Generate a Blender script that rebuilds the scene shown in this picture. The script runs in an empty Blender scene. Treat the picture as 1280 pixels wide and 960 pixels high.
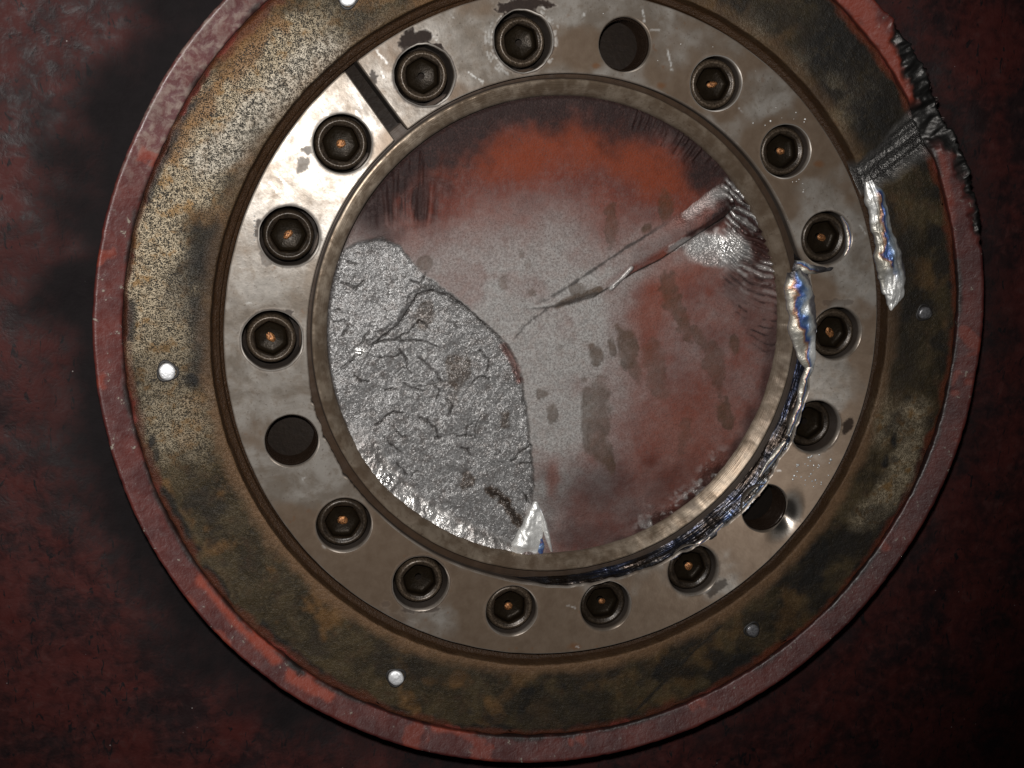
import bpy, math
import numpy as np
from mathutils import Matrix, Vector, geometry

# ------------------------------------------------------------------ units
# all shapes are written in "units" of half a millimetre; z = 0 is the face of the clamp ring,
# the shaft axis is x = y = 0, z points out of the machine.
S = 0.0005
scn = bpy.context.scene
COL = scn.collection

# ------------------------------------------------------------------ camera
W2C = np.array([[0.9795, -0.0047, 0.2016], [0.0432, 0.9813, -0.1874], [-0.1969, 0.1922, 0.9614]])
u_, s_, v_ = np.linalg.svd(W2C); W2C = u_ @ v_
CAM = np.array([-392.9, 260.6, 1583.3])
FOC = 1680.0
cd = bpy.data.cameras.new('camera'); cam = bpy.data.objects.new('camera', cd); COL.objects.link(cam)
cd.sensor_width = 36; cd.lens = 36 * FOC / 1280; cd.clip_start = 0.01; cd.clip_end = 50
m = Matrix.Identity(4)
for i in range(3):
    for j in range(3): m[i][j] = W2C[j][i]
    m[i][3] = CAM[i] * S
cam.matrix_world = m
scn.camera = cam

# ------------------------------------------------------------------ light
w = bpy.data.worlds.new('World'); scn.world = w; w.use_nodes = True
w.node_tree.nodes['Background'].inputs[0].default_value = (0.85, 0.9, 1.0, 1)
w.node_tree.nodes['Background'].inputs[1].default_value = 0.011
fd = bpy.data.lights.new('flash', 'SPOT'); fl = bpy.data.objects.new('flash', fd); COL.objects.link(fl)
fd.energy = 35; fd.color = (1.0, 0.985, 0.955); fd.shadow_soft_size = 0.012
fd.spot_size = math.radians(72); fd.spot_blend = 1.0
FLASH = CAM + W2C.T @ np.array([-30., 110., 0.])
fl.location = Vector(FLASH * S)
fl.rotation_euler = (Vector((-240, 165, 0)) * S - fl.location).to_track_quat('-Z', 'Y').to_euler()
scn.view_settings.view_transform = 'Standard'
scn.view_settings.look = 'None'
scn.view_settings.exposure = 0.0
scn.view_settings.gamma = 1.0
scn.render.engine = 'CYCLES'

# ------------------------------------------------------------------ numeric helpers
def plane_pt(x, y, z=0.0):
    """point of the plane z seen at a photograph position"""
    x = np.asarray(x, float); y = np.asarray(y, float)
    d = np.stack([(x - 640) / FOC, -(y - 480) / FOC, -np.ones_like(x)], -1) @ W2C
    s = (z - CAM[2]) / d[..., 2]
    return CAM + d * s[..., None]
def photo_xy(P):
    q = (P - CAM) @ W2C.T
    return 640 + FOC * q[:, 0] / -q[:, 2], 480 - FOC * q[:, 1] / -q[:, 2]
def _hash(ix, iy, seed):
    h = (ix.astype(np.int64) * 374761393 + iy.astype(np.int64) * 668265263 + seed * 974634777) & 0xffffffff
    h = ((h ^ (h >> 13)) * 1274126177) & 0xffffffff
    h = h ^ (h >> 16)
    return (h & 0xffff) / 65535.0
def vnoise(x, y, seed=0):
    ix = np.floor(x); iy = np.floor(y); fx = x - ix; fy = y - iy
    fx = fx * fx * fx * (fx * (fx * 6 - 15) + 10); fy = fy * fy * fy * (fy * (fy * 6 - 15) + 10)
    a = _hash(ix, iy, seed); b = _hash(ix + 1, iy, seed); c = _hash(ix, iy + 1, seed); d = _hash(ix + 1, iy + 1, seed)
    return (a * (1 - fx) + b * fx) * (1 - fy) + (c * (1 - fx) + d * fx) * fy
def fbm(x, y, sc, seed=0, oct=4, g=0.5):
    t = 0; a = 1; n = 0; c, s = math.cos(.6), math.sin(.6)
    x = x / sc; y = y / sc
    for o in range(oct):
        t = t + a * vnoise(x + 17.3 * o, y - 9.1 * o, seed + o * 7); n += a; a *= g
        x, y = (c * x - s * y) * 2.03, (s * x + c * y) * 2.03
    return t / n * 2 - 1
def sstep(a, b, x):
    t = np.clip((x - a) / (b - a), 0, 1); return t * t * (3 - 2 * t)
def dist_line(x, y, pts, cut=60):
    """distance to a polyline and the parameter along it (0..1)"""
    d = np.full(x.shape, 1e6); T = np.zeros(x.shape); n = len(pts) - 1
    for i in range(n):
        (ax, ay), (bx, by) = pts[i], pts[i + 1]
        k = (x > min(ax, bx) - cut) & (x < max(ax, bx) + cut) & (y > min(ay, by) - cut) & (y < max(ay, by) + cut)
        if not k.any(): continue
        X = x[k]; Y = y[k]; L = (bx - ax) ** 2 + (by - ay) ** 2 + 1e-9
        t = np.clip(((X - ax) * (bx - ax) + (Y - ay) * (by - ay)) / L, 0, 1)
        e = np.hypot(X - ax - t * (bx - ax), Y - ay - t * (by - ay))
        o = d[k]; bt = e < o
        dk = np.where(bt, e, o); tk = np.where(bt, (i + t) / n, T[k]); d[k] = dk; T[k] = tk
    return d, T
def inside(x, y, poly):
    r = np.zeros(x.shape, bool); n = len(poly)
    for i in range(n):
        (ax, ay), (bx, by) = poly[i], poly[(i + 1) % n]
        if ay == by: continue
        c = ((ay > y) != (by > y)) & (x < (bx - ax) * (y - ay) / (by - ay) + ax); r ^= c
    return r
def blob(x, y, cx, cy, rx, ry, rot=0, soft=.35, seed=1, rag=.35):
    c, s = math.cos(rot), math.sin(rot); X = (x - cx) * c + (y - cy) * s; Y = -(x - cx) * s + (y - cy) * c
    d = np.hypot(X / rx, Y / ry) + rag * fbm(x, y, max(6, min(rx, ry)), seed, 3)
    return 1 - sstep(1 - soft, 1 + soft, d)

# ------------------------------------------------------------------ object helpers
def link(o, parent=None, **kw):
    COL.objects.link(o)
    if parent is not None: o.parent = parent
    for k, v in kw.items():
        if v: o[k] = v
    return o
def mesh(name, V, F, mat, attrs=None, smooth=True):
    me = bpy.data.meshes.new(name)
    V = np.asarray(V, float) * S
    F = np.asarray(F, dtype=np.int64) if not isinstance(F, list) else F
    if isinstance(F, np.ndarray):
        nf, k = F.shape
        me.vertices.add(len(V)); me.vertices.foreach_set('co', V.astype(np.float32).ravel())
        me.loops.add(nf * k); me.loops.foreach_set('vertex_index', F.ravel().astype(np.int32))
        me.polygons.add(nf); me.polygons.foreach_set('loop_start', (np.arange(nf) * k).astype(np.int32))
    else:
        me.from_pydata(V.tolist(), [], F)
    me.update(calc_edges=True); me.validate()
    me.polygons.foreach_set('use_smooth', np.full(len(me.polygons), smooth))
    for k, a in (attrs or {}).items():
        at = me.attributes.new(k, 'FLOAT', 'POINT'); at.data.foreach_set('value', np.asarray(a, np.float32))
    if mat: me.materials.append(mat)
    return me
def obj(name, me, parent=None, loc=(0, 0, 0), rotz=0, **kw):
    o = bpy.data.objects.new(name, me); o.location = Vector(loc) * S; o.rotation_euler.z = rotz
    return link(o, parent, **kw)
def empty(name, loc=(0, 0, 0), **kw):
    o = bpy.data.objects.new(name, None); o.location = Vector(loc) * S; o.empty_display_size = .02
    return link(o, None, **kw)
def grid_faces(n, k, wrap=True):
    """n rows of k points; rows closed when wrap"""
    i = np.arange(n - 1)[:, None]; j = np.arange(k if wrap else k - 1)[None, :]; j2 = (j + 1) % k
    return np.stack([i * k + j, i * k + j2, (i + 1) * k + j2, (i + 1) * k + j], -1).reshape(-1, 4)
def lathe(prof, k):
    prof = np.array(prof, float); a = np.arange(k) / k * 2 * math.pi
    V = np.stack([prof[:, :1] * np.cos(a), prof[:, :1] * np.sin(a), np.repeat(prof[:, 1:2], k, 1)], -1)
    return V.reshape(-1, 3), grid_faces(len(prof), k)      # outward normals when r shrinks while z rises... faces are two-sided

# ------------------------------------------------------------------ node helpers
class N:
    def __init__(s, name):
        s.m = bpy.data.materials.new(name); s.m.use_nodes = True; s.t = s.m.node_tree; s.t.nodes.clear()
        s.o = s.n('ShaderNodeOutputMaterial'); s.b = s.n('ShaderNodeBsdfPrincipled'); s.l(s.b.outputs[0], s.o.inputs[0])
        tc = s.n('ShaderNodeTexCoord'); oi = s.n('ShaderNodeObjectInfo')
        v = s.n('ShaderNodeVectorMath', operation='SCALE'); s.l(tc.outputs['Object'], v.inputs[0]); v.inputs[3].default_value = 1 / S
        r = s.n('ShaderNodeVectorMath', operation='SCALE'); r.inputs[0].default_value = (913, 517, 331); s.l(oi.outputs['Random'], r.inputs[3])
        p = s.n('ShaderNodeVectorMath', operation='ADD'); s.l(v.outputs[0], p.inputs[0]); s.l(r.outputs[0], p.inputs[1])
        s.P = p.outputs[0]; s.raw = v.outputs[0]
    def n(s, t, **kw):
        x = s.t.nodes.new(t)
        for k, v in kw.items(): setattr(x, k, v)
        return x
    def l(s, a, b): s.t.links.new(a, b)
    def put(s, inp, v):
        if hasattr(v, 'links'): s.l(v, inp)
        elif isinstance(v, (tuple, list)): inp.default_value = tuple(v) + ((1,) if len(v) == 3 and len(inp.default_value) == 4 else ())
        else: inp.default_value = v
    def set(s, **kw):
        for k, v in kw.items(): s.put(s.b.inputs[k.replace('_', ' ')], v)
        return s
    def attr(s, name): return s.n('ShaderNodeAttribute', attribute_name=name).outputs['Fac']
    def noise(s, size, detail=4, rough=.55, dist=0, vec=None, col=False):
        x = s.n('ShaderNodeTexNoise'); s.l(vec or s.P, x.inputs['Vector']); x.inputs['Scale'].default_value = 1 / size
        x.inputs['Detail'].default_value = detail; x.inputs['Roughness'].default_value = rough; x.inputs['Distortion'].default_value = dist
        return x.outputs[1 if col else 0]
    def vor(s, size, out='Distance', feature='F1', vec=None, rnd=1):
        x = s.n('ShaderNodeTexVoronoi', feature=feature); s.l(vec or s.P, x.inputs['Vector']); x.inputs['Scale'].default_value = 1 / size
        x.inputs['Randomness'].default_value = rnd
        return x.outputs[out]
    def math(s, op, a, b=0., c=0., clamp=False):
        x = s.n('ShaderNodeMath', operation=op, use_clamp=clamp)
        for i, v in enumerate((a, b, c)): s.put(x.inputs[i], v)
        return x.outputs[0]
    def mul(s, a, b): return s.math('MULTIPLY', a, b)
    def add(s, a, b): return s.math('ADD', a, b)
    def rng(s, v, a, b, c=0., d=1.):
        x = s.n('ShaderNodeMapRange'); x.interpolation_type = 'SMOOTHSTEP'
        for i, q in enumerate((v, a, b, c, d)): s.put(x.inputs[i], q)
        return x.outputs[0]
    def mix(s, f, a, b, mode='MIX'):
        x = s.n('ShaderNodeMix', data_type='RGBA', blend_type=mode); s.put(x.inputs[0], f)
        s.put(x.inputs[6], a if hasattr(a, 'links') else tuple(a) + (1,)); s.put(x.inputs[7], b if hasattr(b, 'links') else tuple(b) + (1,))
        return x.outputs[2]
    def fmix(s, f, a, b):
        x = s.n('ShaderNodeMix', data_type='FLOAT'); s.put(x.inputs[0], f); s.put(x.inputs[2], a); s.put(x.inputs[3], b); return x.outputs[0]
    def ramp(s, f, stops):
        x = s.n('ShaderNodeValToRGB'); s.put(x.inputs[0], f); e = x.color_ramp.elements
        while len(e) < len(stops): e.new(1)
        for q, (p, c) in zip(e, stops): q.position = p; q.color = tuple(c) + (1,)
        return x.outputs[0]
    def scale(s, x, y, z, vec=None):
        v = s.n('ShaderNodeVectorMath', operation='MULTIPLY'); s.l(vec or s.P, v.inputs[0]); v.inputs[1].default_value = (x, y, z); return v.outputs[0]
    def polar(s):
        """(angle * 350, radius, z) for turned surfaces"""
        q = s.n('ShaderNodeSeparateXYZ'); s.l(s.raw, q.inputs[0])
        a = s.mul(s.math('ARCTAN2', q.outputs[1], q.outputs[0]), 350.)
        r = s.math('SQRT', s.add(s.mul(q.outputs[0], q.outputs[0]), s.mul(q.outputs[1], q.outputs[1])))
        c = s.n('ShaderNodeCombineXYZ'); s.l(a, c.inputs[0]); s.l(r, c.inputs[1]); s.l(q.outputs[2], c.inputs[2]); return c.outputs[0]
    def bump(s, h, dist, strength=1., prev=None):
        x = s.n('ShaderNodeBump'); s.put(x.inputs['Height'], h); x.inputs['Distance'].default_value = dist * S; s.put(x.inputs['Strength'], strength)
        if prev: s.l(prev, x.inputs['Normal'])
        return x.outputs[0]
    def facets(s, size, amount):
        """grains: each cell of the fracture has a facet of its own"""
        c = s.vor(size, 'Color'); v = s.n('ShaderNodeVectorMath', operation='SUBTRACT'); s.l(c, v.inputs[0]); v.inputs[1].default_value = (.5, .5, .5)
        k = s.n('ShaderNodeVectorMath', operation='SCALE'); s.l(v.outputs[0], k.inputs[0]); s.put(k.inputs[3], amount)
        g = s.n('ShaderNodeNewGeometry'); a = s.n('ShaderNodeVectorMath', operation='ADD'); s.l(g.outputs['Normal'], a.inputs[0]); s.l(k.outputs[0], a.inputs[1])
        nn = s.n('ShaderNodeVectorMath', operation='NORMALIZE'); s.l(a.outputs[0], nn.inputs[0]); return nn.outputs[0]
    def tangent(s):
        return s.n('ShaderNodeTangent', direction_type='RADIAL', axis='Z').outputs[0]

# ------------------------------------------------------------------ materials
def m_wall():
    q = N('red_painted_casting')
    n1 = q.noise(70, 5, .6, .4); n2 = q.noise(14, 4, .6, .3); n3 = q.noise(3.5, 3)
    dash = q.noise(9, 2, .5, 1.5, vec=q.scale(1, .42, 1))
    c = q.mix(q.rng(q.add(q.mul(n1, .6), q.mul(n2, .4)), .38, .62), (.017, .0092, .0098), (.054, .0128, .0112))
    c = q.mix(q.rng(dash, .60, .72), c, (.010, .007, .008))
    c = q.mix(q.mul(q.rng(n2, .56, .72), .3), c, (.058, .032, .030))
    c = q.mix(q.attr('bare'), c, q.mix(n2, (.0042, .0030, .0034), (.0092, .0068, .0074)))
    sp = q.mul(q.rng(q.vor(22), .05, .03), q.rng(q.noise(60), .55, .6))
    c = q.mix(q.mul(sp, .5), c, (.4, .36, .34))
    h = q.add(q.mul(n2, .8), q.mul(n3, .35))
    return q.set(Base_Color=c, Roughness=q.fmix(q.attr('bare'), q.rng(n2, .3, .7, .42, .7), .75), Normal=q.bump(h, 2.0, .5), Specular_IOR_Level=q.fmix(q.attr('bare'), .14, .10)).m
def m_face():
    q = N('stained_flange_steel')
    n1 = q.noise(60, 5, .62, .5); n2 = q.noise(16, 4, .6, .3); n3 = q.noise(4.2, 3, .6); n4 = q.noise(1.35, 2)
    pol = q.polar()
    strk = q.noise(3, 3, .6, 0, vec=q.scale(.06, 1, 1, pol))
    base = q.mix(q.rng(n1, .32, .68), (.020, .0145, .0075), (.060, .042, .020))
    base = q.mix(q.mul(q.rng(n2, .48, .72), .55), base, (.040, .020, .010))
    base = q.mix(q.mul(q.rng(n3, .5, .75), .5), base, (.085, .062, .034))
    tan = q.mix(q.rng(q.add(q.mul(n3, .5), q.mul(n4, .5)), .36, .64), (.095, .068, .036), (.37, .30, .205))
    tan = q.mix(q.rng(n2, .50, .66), tan, (.20, .115, .042))
    c = q.mix(q.attr('pale'), base, tan)
    c = q.mix(q.attr('amber'), c, q.mix(n2, (.10, .040, .010), (.20, .105, .036)))
    c = q.mix(q.attr('grey'), c, q.mix(q.rng(n3, .35, .62), (.10, .088, .07), (.42, .375, .31)))
    dark = q.math('MULTIPLY', q.attr('dark'), q.rng(q.add(q.mul(n2, .5), q.mul(n3, .5)), .28, .55, .55, 1.0))
    c = q.mix(dark, c, (.011, .0095, .008))
    pit = q.mul(q.rng(q.add(q.mul(n4, .68), q.add(q.mul(n3, .16), q.mul(n2, .16))), .475, .435), q.attr('speck'))
    c = q.mix(q.mul(pit, .92), c, (.010, .008, .006))
    c = q.mix(q.attr('rust'), c, q.mix(n3, (.050, .012, .006), (.12, .030, .012)))
    c = q.mix(q.attr('paint'), c, q.mix(n2, (.095, .020, .016), (.19, .040, .028)))
    c = q.mix(q.attr('lip'), c, q.mix(n3, (.070, .038, .019), (.16, .092, .048)))
    c = q.mix(q.attr('groove'), c, q.mix(strk, (.016, .0075, .0030), (.046, .0215, .0085)))
    c = q.mix(q.attr('melt'), c, q.mix(n2, (.085, .080, .077), (.23, .22, .21)))
    ro = q.fmix(q.attr('pale'), q.rng(n2, .3, .7, .42, .62), .46)
    ro = q.fmix(q.attr('melt'), ro, .32)
    me = q.math('MAXIMUM', q.mul(q.attr('melt'), .9), q.mul(q.attr('pale'), .35))
    h = q.add(q.add(q.mul(n3, .6), q.mul(n4, .4)), q.mul(strk, .15))
    h = q.math('SUBTRACT', h, q.mul(pit, .8))
    return q.set(Base_Color=c, Roughness=ro, Metallic=me, Specular_IOR_Level=q.fmix(q.attr('pale'), .22, .5), Normal=q.bump(h, 3.0, .75)).m
def m_rim():
    q = N('chipped_red_paint')
    n1 = q.noise(45, 4); n2 = q.noise(11, 4, .6, .4); n3 = q.noise(3, 3)
    c = q.mix(q.rng(n1, .3, .7), (.050, .0110, .0102), (.092, .0195, .0150))
    c = q.mix(q.mul(q.rng(n2, .54, .7), .6), c, (.062, .024, .024))
    c = q.mix(q.mul(q.rng(n3, .62, .72), .5), c, (.04, .012, .012))
    chip = q.rng(q.add(q.mul(n2, .7), q.mul(n3, .3)), .62, .655)
    c = q.mix(q.mul(chip, q.attr('chip')), c, (.20, .17, .135))
    c = q.mix(q.attr('mauve'), c, q.mix(q.rng(n2, .4, .62), (.105, .050, .052), (.22, .165, .14)))
    c = q.mix(q.attr('bright'), c, (.21, .036, .018))
    c = q.mix(q.attr('dark'), c, (.013, .009, .008))
    c = q.mix(q.attr('melt'), c, q.mix(n2, (.012, .011, .011), (.060, .057, .054)))
    ro = q.fmix(q.attr('melt'), q.rng(n2, .3, .7, .36, .52), .42)
    return q.set(Base_Color=c, Roughness=ro, Metallic=q.mul(q.attr('melt'), .8), Normal=q.bump(q.add(n2, q.mul(n3, .35)), 1.3, .5)).m
def m_ring():
    q = N('turned_ring_steel')
    pol = q.polar()
    n1 = q.noise(48, 5, .6, .4); n2 = q.noise(13, 4, .62, .3); n3 = q.noise(3.2, 3)
    turn = q.noise(1.1, 2, .6, 0, vec=q.scale(.012, 1, 1, pol))
    c = q.mix(q.rng(n1, .36, .62), (.215, .178, .145), (.37, .335, .30))
    c = q.mix(q.mul(q.rng(n2, .5, .72), .6), c, (.185, .145, .112))
    c = q.mix(q.mul(q.rng(n3, .60, .72), .55), c, (.12, .09, .07))
    c = q.mix(q.attr('brown'), c, q.mix(n2, (.135, .090, .060), (.235, .175, .128)))
    c = q.mix(q.mul(q.attr('rust'), .8), c, (.20, .095, .045))
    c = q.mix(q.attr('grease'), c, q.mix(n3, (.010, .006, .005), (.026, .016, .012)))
    c = q.mix(q.attr('scr'), c, (.72, .70, .67))
    g = q.attr('grease')
    ro = q.rng(n2, .3, .72, .38, .52)
    ro = q.fmix(q.attr('brown'), ro, .52); ro = q.fmix(g, ro, .65)
    me = q.fmix(g, .58, .0); ro = q.fmix(q.attr('hot_spot'), ro, .30); me = q.fmix(q.attr('hot_spot'), me, .95)
    h = q.add(q.mul(turn, .35), q.mul(n3, .5))
    return q.set(Base_Color=c, Roughness=ro, Metallic=me, Specular_IOR_Level=q.fmix(g, .5, .12), Anisotropic=q.fmix(g, .85, 0.), Anisotropic_Rotation=.25, Tangent=q.tangent(), Normal=q.bump(h, .35, .4)).m
def m_sleeve():
    q = N('worn_sleeve_steel')
    pol = q.polar(); n2 = q.noise(20, 4, .6, .3); n3 = q.noise(4, 3)
    turn = q.noise(1.2, 2, .6, 0, vec=q.scale(.02, 1, 1, pol))
    c = q.mix(q.rng(n2, .35, .68), (.150, .108, .074), (.25, .20, .152))
    c = q.mix(q.mul(q.rng(n3, .60, .72), .7), c, (.10, .07, .05))
    c = q.mix(q.attr('brown_tone'), c, q.mix(n2, (.020, .011, .006), (.052, .030, .017)))
    ro = q.fmix(q.attr('brown_tone'), q.rng(n2, .3, .7, .34, .46), .55)
    return q.set(Base_Color=c, Roughness=ro, Metallic=q.fmix(q.attr('brown_tone'), .65, .1), Anisotropic=.8, Anisotropic_Rotation=.25, Tangent=q.tangent(), Normal=q.bump(q.add(q.mul(turn, 1.2), q.mul(n3, .15)), .7, .6)).m
def m_fracture():
    q = N('fracture_face')
    n1 = q.noise(55, 4, .6, .3); n2 = q.noise(11, 4, .6); n3 = q.noise(2.6, 3, .6); n4 = q.noise(1.5, 1)
    cr = q.attr('cryst'); cell = q.vor(1.7, 'Color')
    sep = q.n('ShaderNodeSeparateColor'); q.l(cell, sep.inputs[0])
    smooth = q.mix(q.rng(n3, .35, .65), (.15, .139, .132), (.255, .241, .232))
    smooth = q.mix(q.mul(q.rng(n2, .42, .7), .25), smooth, (.19, .135, .115))
    crys = q.mix(q.math('POWER', sep.outputs[0], 2.5), (.125, .120, .118), (.27, .264, .262))
    crys = q.mix(q.rng(n2, .45, .72), crys, (.115, .104, .099))
    c = q.mix(cr, smooth, crys)
    rfac = q.math('MULTIPLY', q.attr('rust'), q.rng(q.add(q.mul(n3, .55), q.mul(n2, .45)), .30, .58, .74, 1.0))
    rcol = q.mix(q.rng(n1, .35, .65), (.082, .023, .017), (.108, .022, .012))
    rcol = q.mix(q.mul(q.rng(n3, .5, .7), .35), rcol, (.125, .056, .044))
    c = q.mix(rfac, c, rcol)
    c = q.mix(q.attr('amber'), c, q.mix(n3, (.095, .017, .007), (.175, .034, .011)))
    c = q.mix(q.mul(q.rng(n4, .40, .33), q.fmix(cr, .55, .1)), c, (.05, .03, .026))
    dk = q.math('MULTIPLY', q.attr('dark'), q.rng(q.add(q.mul(n3, .5), q.mul(n2, .5)), .30, .56, .78, 1.))
    c = q.mix(dk, c, q.mix(n2, (.008, .0045, .0045), (.026, .014, .013)))
    c = q.mix(q.mul(q.attr('stain'), q.rng(n3, .25, .55, .62, 1.)), c, q.mix(n2, (.026, .014, .007), (.060, .035, .018)))
    c = q.mix(q.attr('ringmark'), c, (.030, .020, .012))
    c = q.mix(q.attr('crack_shade'), c, (.022, .018, .016))
    c = q.mix(q.attr('shine'), c, (.66, .64, .62))
    me = q.math('MAXIMUM', q.mul(cr, .30), q.mul(q.attr('shine'), .95))
    me = q.math('MAXIMUM', me, q.mul(q.attr('gloss'), .75))
    ro = q.fmix(cr, .62, .30); ro = q.fmix(q.attr('gloss'), ro, .28); ro = q.fmix(q.attr('shine'), ro, .24)
    fac = q.facets(1.7, q.add(.10, q.add(q.mul(cr, .34), q.mul(q.attr('shine'), .35))))
    h = q.add(q.mul(n3, .8), q.mul(n4, .4))
    return q.set(Base_Color=c, Roughness=ro, Metallic=me, Specular_IOR_Level=q.fmix(q.math('MAXIMUM', dk, rfac), .3, .12), Normal=q.bump(h, 1.6, .6, fac)).m
def m_screw():
    q = N('oily_black_oxide')
    n2 = q.noise(9, 4, .6); n3 = q.noise(2.2, 3)
    c = q.mix(q.rng(n2, .35, .65), (.009, .0060, .004), (.027, .0185, .012))
    oi = q.n('ShaderNodeObjectInfo'); c = q.mix(q.mul(q.mul(q.attr('worn'), q.rng(oi.outputs['Random'], .1, .9, .25, 1.1)), q.rng(n3, .40, .62, .35, 1.)), c, (.078, .056, .038))
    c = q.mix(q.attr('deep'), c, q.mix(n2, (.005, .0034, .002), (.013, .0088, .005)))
    return q.set(Base_Color=c, Roughness=q.rng(n3, .3, .7, .30, .46), Metallic=.3, Specular_IOR_Level=q.fmix(q.attr('deep'), .40, .06), Normal=q.bump(q.add(n2, q.mul(n3, .6)), 1.0, .4)).m
def m_orange_dot():
    q = N('orange_dot_metal')
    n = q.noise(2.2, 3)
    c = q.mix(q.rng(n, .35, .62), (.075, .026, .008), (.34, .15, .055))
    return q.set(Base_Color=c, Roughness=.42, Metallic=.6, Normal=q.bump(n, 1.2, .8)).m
def m_slag(name='tempered_slag'):
    q = N(name)
    n1 = q.noise(22, 2, .5, .5); n2 = q.noise(7, 3, .6, .4); n3 = q.noise(2.2, 3)
    t = q.add(q.attr('tint'), q.mul(q.math('SUBTRACT', n1, .5), .75))
    c = q.ramp(t, [(.05, (.40, .38, .34)), (.28, (.46, .42, .35)), (.40, (.32, .17, .10)), (.50, (.050, .085, .25)), (.58, (.10, .17, .33)), (.70, (.30, .34, .38)), (.86, (.44, .43, .41)), (.97, (.16, .15, .16))])
    c = q.mix(q.attr('white'), c, (.74, .73, .71))
    c = q.mix(q.attr('blackened'), c, q.mix(n2, (.018, .016, .016), (.075, .07, .075)))
    return q.set(Base_Color=c, Roughness=q.rng(n2, .3, .7, .36, .54), Metallic=.6, Normal=q.bump(q.add(q.mul(n2, 1.0), q.mul(n3, .3)), 1.8, .6)).m
def m_cut():
    q = N('heat_blued_cut')
    n1 = q.noise(16, 4, .6, .6, vec=q.scale(.22, 1, 1, q.polar())); n2 = q.noise(7, 4, .6, .3, vec=q.scale(.3, 1, 1, q.polar())); n3 = q.noise(2.2, 3)
    strk = q.noise(5, 3, .6, .2, vec=q.scale(.09, 1, 1, q.polar()))
    c = q.ramp(n1, [(.30, (.016, .012, .011)), (.44, (.045, .033, .026)), (.54, (.060, .058, .066)), (.60, (.035, .042, .075)), (.68, (.055, .040, .032))])
    c = q.mix(q.attr('edge'), c, q.ramp(n2, [(.34, (.035, .065, .17)), (.45, (.12, .155, .22)), (.54, (.24, .225, .205)), (.64, (.10, .065, .05))]))
    return q.set(Base_Color=c, Roughness=q.rng(n3, .3, .7, .24, .42), Metallic=.9, Normal=q.bump(q.add(q.mul(strk, 1.6), q.mul(n3, .12)), 2.2, .7)).m
def m_pin(name, a, b, ro=.35):
    q = N(name); n = q.noise(2.5, 3)
    return q.set(Base_Color=q.mix(q.rng(n, .35, .65), a, b), Roughness=ro, Metallic=.55, Normal=q.bump(n, 1., .6)).m
def m_plain(name, c, ro=.6, me=0.):
    q = N(name); n = q.noise(6, 4); return q.set(Base_Color=q.mix(n, tuple(v * .6 for v in c), tuple(v * 1.4 for v in c)), Roughness=ro, Metallic=me, Normal=q.bump(n, 1.2, .6)).m

# ================================================================== wall behind
BOLT_R = 356.0
ZW = -95.0
def build_wall():
    k = 420; X = np.linspace(-1500, 1700, k); Y = np.linspace(-1300, 1250, k); x, y = [a.ravel() for a in np.meshgrid(X, Y)]
    r = np.hypot(x, y); th = np.degrees(np.arctan2(y, x))
    z = ZW + 8 * fbm(x, y, 220, 3, 3) + 2.2 * fbm(x, y, 50, 5, 3) + .9 * fbm(x * 1.6, y * .8, 15, 9, 3)
    z += -16 * (1 - sstep(560, 660, r)) 
    bare = 1 - sstep(580, 680, r + 55 * fbm(x, y, 60, 21, 4))
    bare *= np.where((th > 90) | (th < -95), 1, .75)
    me = mesh('wall', np.stack([x, y, z], -1), grid_faces(k, k, False), m_wall(), {'bare': bare})
    obj('wall', me, kind='structure')
build_wall()

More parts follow.
